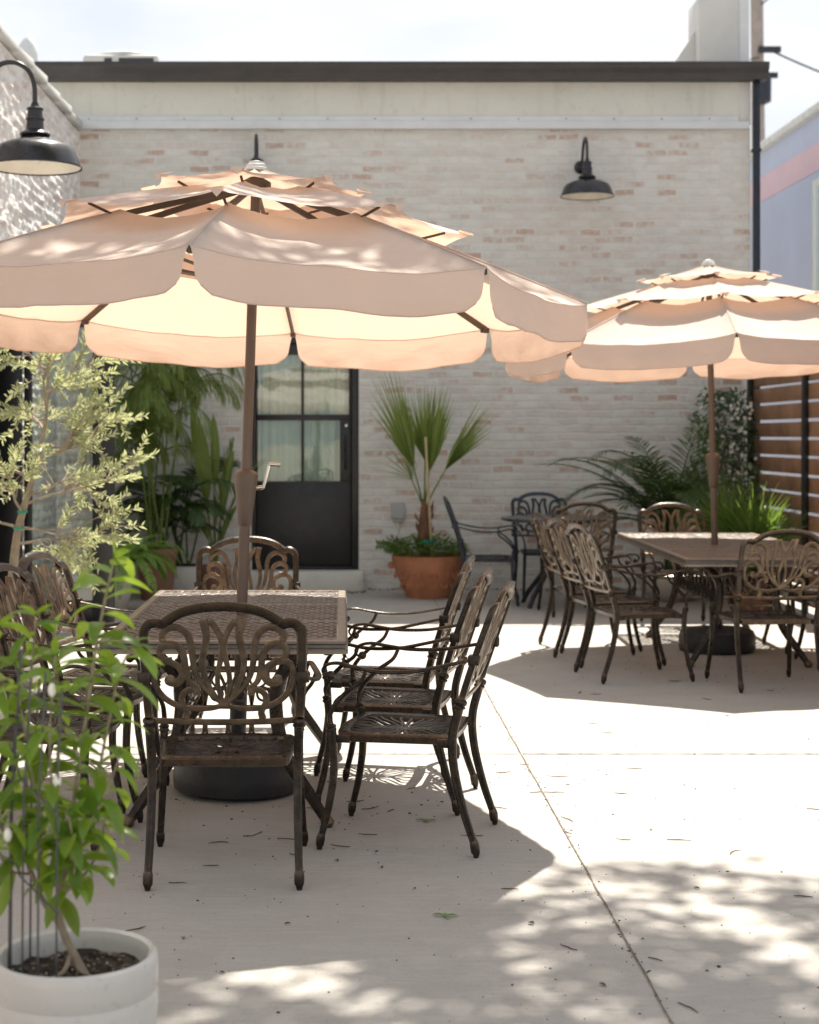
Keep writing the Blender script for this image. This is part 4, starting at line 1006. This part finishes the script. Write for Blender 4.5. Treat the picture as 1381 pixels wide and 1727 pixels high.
lshape = lambda t: max(.04, math.sin(math.pi * min(.98, (.08 + t * .9))) ** .85)
def fleaf(p, d, l=None):
    l = l or rr.uniform(.075, .122)
    blade(lf, p, d, Vector((0, 0, 1)) + rand_dir(rr) * .5, l, l * rr.uniform(.26, .37), rr.uniform(.4, 2.0), 6, .16, .06, lshape)
def fstem(pts, r0, leaf_from, every, lf_l=None):
    q = cr(pts, 8); tube(wd, q, [r0, .0022], 6); acc = 0; a = rr.uniform(0, 6.28)
    for i in range(1, len(q)):
        acc += (q[i] - q[i - 1]).length
        if q[i].z > leaf_from and acc > every:
            acc = 0; a += 2.4; tg = (q[i] - q[i - 1]).normalized(); s = tg.orthogonal().normalized(); s.rotate(Matrix.Rotation(a, 3, tg)); fleaf(q[i], s + tg * rr.uniform(.2, .7), lf_l)
    for k in range(3): fleaf(q[-1], (q[-1] - q[-2]).normalized() + rand_dir(rr) * .6, .05)
fstem([(fx - .02, fy, .6), (fx + .0, fy, .75), (fx + .03, fy - .01, .95), (fx + .05, fy - .02, 1.08), (fx + .075, fy - .02, 1.20), (fx + .085, fy - .02, 1.245)], .0055, .50, 0.0112)
fstem([(fx - .02, fy, .6), (fx + .03, fy + .03, .72), (fx + .06, fy + .02, .86), (fx + .09, fy + .02, 1.0), (fx + .12, fy, 1.06)], .004, .50, 0.0140)
fstem([(fx - .10, fy + .01, .6), (fx - .11, fy + .04, .75), (fx - .10, fy + .03, .95), (fx - .09, fy + .04, 1.12)], .004, .50, 0.0112)
fstem([(fx - .10, fy + .01, .6), (fx - .16, fy - .03, .72), (fx - .17, fy - .02, .92), (fx - .16, fy, 1.10)], .004, .46, 0.0112)
fstem([(fx - .02, fy, .6), (fx - .03, fy - .06, .70), (fx - .04, fy - .07, .88), (fx - .03, fy - .06, 1.05)], .004, .46, 0.0119)
fstem([(fx - .02, fy, .58), (fx + .02, fy - .05, .66), (fx + .07, fy - .04, .76), (fx + .10, fy - .03, .84)], .0035, .5, 0.0133)
fstem([(fx - .10, fy + .01, .6), (fx - .06, fy + .07, .72), (fx - .05, fy + .09, .9), (fx - .06, fy + .08, 1.08)], .0035, .50, 0.0126)
fstem([(fx - .035, fy, .53), (fx + .02, fy + .03, .58), (fx + .05, fy + .03, .64), (fx + .06, fy + .02, .70)], .003, .52, .026)
fstem([(fx - .10, fy + .01, .58), (fx - .06, fy - .02, .66), (fx - .08, fy - .05, .8), (fx - .11, fy - .05, .98)], .0035, .46, 0.0126)
fstem([(fx - .10, fy + .01, .58), (fx - .13, fy - .03, .60), (fx - .15, fy - .06, .66), (fx - .14, fy - .07, .74)], .003, .5, .014)
fstem([(fx - .035, fy, .53), (fx - .01, fy - .04, .56), (fx + .01, fy - .06, .62), (fx + .0, fy - .07, .72)], .003, .5, .014)
for (bx2, bz2) in ((-.03, .985), (-.15, .62), (-.12, .69), (-.02, .80)):
    bd = MB(); ball(bd, (fx + bx2, fy - .10, bz2), .011, 10, 8, (.8, .8, 1.3)); bd.build('bud', M['petal'], fpn)
wd.build('stem', M['bark'], fpn); lf.build('foliage', M['leaf_fore'], fpn)
m = MB()
for k, (a, b) in enumerate(((-.145, .03), (-.125, -.05), (-.095, -.08), (-.06, -.095), (-.02, -.105), (-.11, .08))):
    tube(m, [(a, b, .36), (a * .97, b, .75), (a * .9 + .01, b, 1.08 - .02 * k)], .0024, 6)
for z in (.6, .8, 1.0):
    tube(m, [(-.15, .06, z + .05), (-.10, -.078, z), (-.015, -.108, z - .07)], .002, 5)
tr_ = tag(m.build('wire_trellis', M['wire'], None, loc=(fx, fy, 0)), 'grey wire trellis standing in the foreground white pot among the leaves', 'trellis')

# --- planting in the back left corner
def clump(name, label, cat, bx, by, base_z, fn, matl, seed, stems=None):
    t = thing(name, label, cat); m = MB(); s = MB(); r_ = random.Random(seed); fn(m, s, r_, Vector((bx, by, base_z)))
    m.build('foliage', matl, t); s.build('stem', stems or matl, t); return t
wp = thing('tall_planter', 'smooth white egg shaped planter behind the open glass door', 'pot', (-1.98, 13.72, 0))
pot_obj(wp, [(.10, 0), (.12, .01), (.165, .15), (.18, .28), (.165, .40), (.15, .41), (.145, .38)], M['potwhite'], 'vessel', 36, .36, .147)
def fern(m, s, r, b):
    for i in range(64):
        a = r.uniform(0, 6.28); frond(m, s, b + Vector((.05 * math.cos(a), .05 * math.sin(a), 0)), (math.cos(a) * .8 + .15, math.sin(a) * .8 - .1, r.uniform(.5, 1.3)), r.uniform(.34, .72), r.uniform(1.3, 2.6), .075, 22, .018, 70, .2, r)
clump('fern', 'bright green fern spilling from the white egg shaped planter', 'fern', -1.95, 13.72, .38, fern, M['leaf_fern'], 31)
tq = thing('planter_pot', 'dark terracotta round pot in the back left corner among palms', 'pot', (-1.72, 14.78, 0))
pot_obj(tq, [(.13, 0), (.14, .01), (.165, .20), (.185, .40), (.195, .41), (.198, .47), (.185, .475), (.175, .44)], M['terradark'], 'vessel', 36, .43, .18)
def weeping(m, s, r, b):
    for i in range(11):
        a = r.uniform(0, 6.28); q = b + Vector((.06 * math.cos(a), .06 * math.sin(a), 0)); tp_ = q + Vector((r.uniform(-.25, .35), r.uniform(-.2, .15), r.uniform(1.6, 2.3)))
        pts = cr([q, q.lerp(tp_, .5) + Vector((r.uniform(-.05, .05), 0, 0)), tp_], 6); tube(s, pts, [.011, .006], 6)
        for k in range(7):
            aa = r.uniform(0, 6.28); frond(m, s, tp_ - Vector((0, 0, .13 * k)), (math.cos(aa), math.sin(aa) * .7, r.uniform(.4, 1.1)), r.uniform(.5, .85), r.uniform(2.2, 3.4), .31, 21, .0105, 42, 1.7, r)
clump('bamboo_palm', 'tall bamboo palm with weeping narrow leaves in the dark terracotta pot', 'palm', -1.72, 14.78, .42, weeping, M['leaf_palm'], 41)
wq = thing('planter_box', 'low white square planter below the dark palm in the back corner', 'pot', (-1.53, 15.35, 0))
m = MB(); box(m, (-.30, -.17, 0), (.16, .17, .27), .02); m.build('box', M['potwhite'], wq); m = MB(); box(m, (-.27, -.14, .271), (.13, .14, .278)); m.build('soil', M['soil'], wq)
def ladypalm(m, s, r, b):
    for i in range(13):
        a = r.uniform(0, 6.28); q = b + Vector((r.uniform(-.2, .1), r.uniform(-.08, .08), 0)); tp_ = q + Vector((r.uniform(-.22, .25), r.uniform(-.25, .1), r.uniform(.4, .95)))
        tube(s, [q, q.lerp(tp_, .5), tp_], [.010, .007], 6)
        for k in range(3):
            aa = r.uniform(0, 6.28); frond(m, s, tp_ - Vector((0, 0, .1 * k)), (math.cos(aa), math.sin(aa) * .6 - .2, r.uniform(.6, 1.5)), r.uniform(.35, .6), r.uniform(1.2, 2.2), .24, 13, .024, 50, .7, r)
clump('parlor_palm', 'dense dark green palm in the low white square planter', 'palm', -1.55, 15.35, .27, ladypalm, M['leaf_dark'], 51)
bq = thing('planter_pot', 'small dark pot under the tall broad leaf plant left of the door', 'pot', (-1.22, 15.3, 0))
pot_obj(bq, [(.11, 0), (.13, .02), (.15, .24), (.155, .27), (.14, .275), (.135, .24)], M['terradark'], 'vessel', 30, .24, .138)
def bop(m, s, r, b):
    sh = lambda t: (.12 if t < .15 else math.sin(math.pi * min(.98, (t - .15) / .85 * .9 + .08)) ** .7)
    for (dx, dy, l, w, pet, bend) in ((-.20, -.1, 1.05, .17, .55, .06), (-.02, .0, .8, .10, .7, .2), (.22, -.05, .75, .12, .42, .2), (.35, -.15, .5, .07, .2, .8), (-.35, -.15, .5, .08, .25, .8)):
        d = Vector((dx * .6, dy, 1)).normalized(); e = b + d * pet; tube(s, [b, b.lerp(e, .5), e], [.016, .009], 7)
        blade(m, e - d * .02, d + Vector((dx * .12, 0, 0)), (.6 * (1 if dx < 0 else -1), -1, .1), l, w, bend, 10, .35, .05, sh)
    frond(m, s, b + Vector((.02, 0, .2)), (.12, -.05, 1), 1.0, .5, .34, 20, .02, 32, .35, r); frond(m, s, b + Vector((.02, .03, .2)), (.3, .0, 1), .9, .9, .3, 18, .02, 40, .4, r)
clump('bird_of_paradise', 'upright broad leaf plant with one tall pointed blade left of the door', 'plant', -1.22, 15.3, .24, bop, M['leaf_palm'], 61)
m = MB(); rr = random.Random(9)
for i in range(9): 
    d = rand_dir(rr); blade(m, Vector((-2.14, 14.55, 1.39)), d, (0, 0, 1), .045, .03, .2, 2)
tag(m.build('red_flower', M['red']), 'single red flower among the palms beside the door post', 'flower')
# things on the back wall
pb = thing('meter_box', 'pale grey metal box on the back wall behind the palms', 'box', (P(325, 745, WY).x, WY, P(325, 745, WY).z))
m = MB(); box(m, (-.09, -.07, 0), (.10, 0, .36), .02); m.build('case', M['ledge'], pb); m = MB(); tube(m, [(0, -.03, 0), (0, -.03, -.5)], .014, 8); m.build('conduit', M['box'], pb)
eb = thing('outlet_box', 'grey weatherproof outlet box on the brick wall beside the terracotta pot', 'outlet', (P(671, 875, WY).x, WY, P(671, 875, WY).z))
m = MB(); box(m, (-.065, -.06, 0), (.065, 0, .165), .015); m.build('cover', M['box'], eb); m = MB(); box(m, (-.05, -.05, -.03), (.05, 0, -.002), .01); m.build('flap', M['box'], eb)
m = MB(); tube(m, [(0, -.02, -.03), (0, -.02, -.2)], .012, 8); m.build('conduit', M['stucco'], eb)

# --- planting in the back right corner
bw = thing('planter_bowl', 'wide cream bowl planter behind the right table', 'pot', (3.02, 14.75, 0))
pot_obj(bw, [(.17, 0), (.19, .01), (.30, .15), (.34, .28), (.335, .30), (.31, .295), (.30, .26)], M['potwhite'], 'vessel', 40, .26, .305)
def datepalm(m, s, r, b):
    for i in range(40):
        a = r.uniform(2.2, 5.0) if i < 28 else r.uniform(0, 6.28); frond(m, s, b + Vector((0, 0, .25 + .008 * i)), (math.cos(a), math.sin(a) * .55 - .1, r.uniform(.55, 1.6)), r.uniform(.85, 1.45), r.uniform(.8, 2.1), .25, 28, .013, 58, .35, r)
    tube(s, [b, b + Vector((0, 0, .5))], [.06, .05], 9)
clump('date_palm', 'dusty green feather palm arching from the cream bowl against the back wall', 'palm', 3.02, 14.75, .26, datepalm, M['leaf_dark'], 71)
def strap(m, s, r, b):
    for i in range(13):
        a = r.uniform(0, 6.28); d = Vector((math.cos(a) * .55, math.sin(a) * .5 - .15, 1))
        fan_leaf(m, s, b + Vector((.05 * math.cos(a), .05 * math.sin(a), 0)), d, r.uniform(.26, .44), r.uniform(.48, .68), r.uniform(42, 70), 22, (math.cos(a) * .3, -1, .2), .5, .03)
    tube(s, [b, b + Vector((0, 0, .12))], [.07, .06], 9)
sp_ = thing('planter_pot', 'round dark pot of the spiky palm beside the board fence', 'pot', (3.52, 13.85, 0))
pot_obj(sp_, [(.15, 0), (.17, .02), (.2, .30), (.205, .34), (.19, .345), (.18, .30)], M['terradark'], 'vessel', 32, .30, .185)
clump('fan_palm', 'low bright green spiky palm beside the board fence behind the right table', 'palm', 3.52, 13.85, .31, strap, M['leaf_mid'], 81)
jv = thing('flowering_vine', 'dark climbing vine with small white flowers in the fence corner', 'vine')
m = MB(); fl_ = MB(); s = MB(); rr = random.Random(91)
for i in range(14):
    x = rr.uniform(3.5, 3.85); y = rr.uniform(15.1, 15.65); tube(s, cr([(x, y, 0), (x + rr.uniform(-.1, .1), y + rr.uniform(-.1, .05), .7), (x + rr.uniform(-.15, .1), y + rr.uniform(-.15, .05), 1.5)], 5), [.009, .004], 5)
for i in range(2300):
    z = .3 + 1.65 * rr.random() ** .85; hw_ = .30 * (1 - ((z - 1.05) / 1.15) ** 2) + .06 + .07 * mnoise.noise((z * 4, 1, 1)); u = rr.uniform(-1, 1); x = 3.66 + hw_ * u; y = 15.42 + rr.uniform(-.26, .2)
    if mnoise.noise((x * 6, y * 6, z * 6)) < -.18: continue
    blade(m, (x, y, z), rand_dir(rr) + Vector((0, -.4, -.1)), (0, -.6, 1), rr.uniform(.045, .08), rr.uniform(.02, .032), .4, 2, .15)
for i in range(90):
    z = rr.uniform(.8, 1.9); c = Vector((3.66 + rr.uniform(-.27, .27), 15.15 + rr.uniform(-.03, .12), z))
    fl_ = MB()
    for k in range(5):
        a = k * 1.2566; blade(fl_, c, (math.cos(a), -.4, math.sin(a)), (0, -1, 0), .022, .014, 0, 2, .1, .3)
    fl_.build('flower', M['petal'], jv)
m.build('foliage', M['leaf_dark'], jv); s.build('stem', M['barkdark'], jv)

# ------------------------------------------------------------------ the shade tree that overhangs the near courtyard
tt = thing('shade_tree', 'tall leafy tree overhanging the near courtyard and casting dappled shade', 'tree')
wd = MB(); lf = MB(); rr = random.Random(15)
C0 = Vector((1.40, 7.85, 8.6)); RX, RY, RZ = 3.6, 2.35, 1.3
fork = Vector((3.9, 5.2, 6.4))
tube(wd, cr([(3.9, 3.6, 0), (3.95, 3.8, 2.0), (3.95, 4.4, 4.4), fork], 6), [.30, .25, .20, .15], 14)
n_l = 0
for i in range(400):
    while True:
        v = Vector((rr.uniform(-1, 1), rr.uniform(-1, 1), rr.uniform(-1, 1)))
        if .15 < v.length < 1: break
    c = C0 + Vector((v.x * RX, v.y * RY, v.z * RZ))
    if i % 6 == 0: tube(wd, cr([fork, fork.lerp(c, .4) + Vector((0, 0, .5)), fork.lerp(c, .75) + Vector((0, 0, .25)), c], 5), [.07, .035, .018, .008], 6)
    R0 = rr.uniform(.18, .38)
    for k in range(52):
        o = rand_dir(rr) * R0 * rr.random() ** .5; o.z *= .6
        blade(lf, c + o, rand_dir(rr), Vector((0, 0, 1)) + rand_dir(rr) * .6, rr.uniform(.09, .14), rr.uniform(.045, .07), .3, 2, .12)
wd.build('trunk', M['barkdark'], tt); lf.build('crown', M['leaf_tree'], tt)

# ------------------------------------------------------------------ fallen twigs, leaves, specks
def twig_mesh(r, n):
    m = MB(); l = r.uniform(.035, .085); p = Vector((-l / 2, 0, .004)); pts = [p.copy()]; d = Vector((1, 0, 0))
    for i in range(6):
        d = (d + Vector((0, r.uniform(-.5, .5), 0))).normalized(); p = p + d * l / 6; pts.append(Vector((p.x, p.y, .004)))
    tube(m, pts, [.0016, .002, .001], 5)
    if r.random() < .6:
        a = pts[3]; tube(m, [a, a + Vector((l * .3, r.choice((-1, 1)) * l * .25, 0))], [.0014, .0008], 5)
    return m
rr = random.Random(33); protos = []
tw_px = [(440, 1407), (490, 1416), (355, 1462), (500, 1442), (572, 1431), (300, 1491), (630, 1366), (655, 1368), (600, 1353), (860, 1500), (1052, 1419), (965, 1381), (935, 1338), (850, 1305), (905, 1338), (940, 1311), (1070, 1298), (1000, 1222), (1025, 1236), (1048, 1340), (1230, 1436), (1355, 1512), (1375, 1366), (955, 1600), (1107, 1617), (1170, 1697), (795, 1410), (690, 1330), (232, 1570), (530, 1365), (885, 1290), (960, 1405), (1140, 1415), (620, 1408), (370, 1420), (420, 1412), (1190, 1180), (1005, 1172), (1300, 1166), (845, 1362)]
for i, (px, py) in enumerate(tw_px):
    if i < 7: protos.append(twig_mesh(rr, i).build('twig', M['twig'])); o = protos[-1]
    else: o = protos[i % 7].copy(); COL.objects.link(o)
    o.location = G(px, py); o.rotation_euler = (0, 0, rr.uniform(-.7, .7) + (3.14 if rr.random() < .5 else 0)); s = rr.uniform(.75, 1.25); o.scale = (s, s, 1)
    tag(o, 'small dry dark twig fallen on the pale concrete', 'twig', 'fallen twigs on the concrete')
def leaf_mesh(r, col):
    m = MB(); blade(m, (0, 0, .006), (1, 0, .12), (0, 0, 1), r.uniform(.035, .06), r.uniform(.018, .03), .25, 4, .35, .05); return m
dry = [leaf_mesh(rr, 0).build('fallen_leaf', M['leaf_dry']) for _ in range(3)]
lf_px = [(602, 1352), (1060, 1115), (1222, 1142), (1190, 1150), (560, 1432), (310, 1582), (240, 1604), (370, 1640), (565, 1452), (645, 1465), (1010, 1300), (1100, 1400), (1180, 1500), (1320, 1470), (900, 1560), (700, 1500), (480, 1560), (1085, 1585), (1010, 1660), (1290, 1330), (1250, 1160), (1270, 1135), (1230, 1208), (980, 1170)]
for i, (px, py) in enumerate(lf_px):
    if i < 3: o = dry[i]
    else: o = dry[i % 3].copy(); COL.objects.link(o)
    s = rr.uniform(.2, .6); o.location = G(px, py); o.rotation_euler = (0, 0, rr.uniform(0, 6.28)); o.scale = (s, s, s)
    tag(o, 'small curled brown leaf lying on the pale concrete', 'leaf', 'dry leaves on the concrete')
for px, py, lab in ((718, 1386, 'fresh green leaf lying on shaded concrete right of the front table'), (1138, 1150, 'pale green leaf cluster lying on concrete before the right table'), (1318, 1094, 'green leaf litter lying in sun behind the right table base'), (750, 1547, 'small green sprig lying on the concrete near the dappled shade edge')):
    m = MB()
    for k in range(4): blade(m, (0, 0, .004), (math.cos(k * 1.3 - 1.2), math.sin(k * 1.3 - 1.2), .3), (0, 0, 1), (.03 + .014 * (k % 2)), .013, .5, 4, .3, .05)
    o = m.build('fallen_sprig', M['leaf_fallen'], loc=G(px, py)); tag(o, lab, 'leaf')
m = MB()
for i in range(900):
    y = 2.3 + 8.5 * rr.random() ** 1.4; x = rr.uniform(-.9, 1.9) * y / 5 + .2; s = rr.uniform(.0008, .0024)
    if rr.random() < .12: s *= 1.7
    ball(m, (x, y, s * .5), s, 5, 4, (rr.uniform(.6, 2), rr.uniform(.6, 2), .7))
for i in range(260):
    y = rr.uniform(2.5, 13); s = rr.uniform(.001, .003); ball(m, (.842 + rr.gauss(0, .012), y, s * .6), s, 5, 4, (rr.uniform(.6, 2.4), rr.uniform(.6, 2.4), .7))
for i in range(420):
    x = rr.uniform(-1.9, 3.9); y = WY - abs(rr.gauss(0, .07)) - .01
    if -.95 < x < .22: y -= .28
    s = rr.uniform(.003, .010); ball(m, (x, y, s * .5), s, 5, 4, (rr.uniform(.6, 2.6), rr.uniform(.6, 1.5), .6))
for i in range(380):
    cx_, cy_ = rr.choice(((-.45, 6.8), (2.6, 11.2), (-.5, 6.5), (2.5, 10.6), (.85, 6.5))); x = cx_ + rr.gauss(0, .55); y = cy_ + rr.gauss(0, .8); s = rr.uniform(.0012, .0038)
    ball(m, (x, y, s * .5), s, 5, 4, (rr.uniform(.6, 2.4), rr.uniform(.6, 2.4), .6))
tag(m.build('ground_debris', M['twig']), 'dark specks of grit and litter scattered over the concrete', 'litter', kind='stuff')
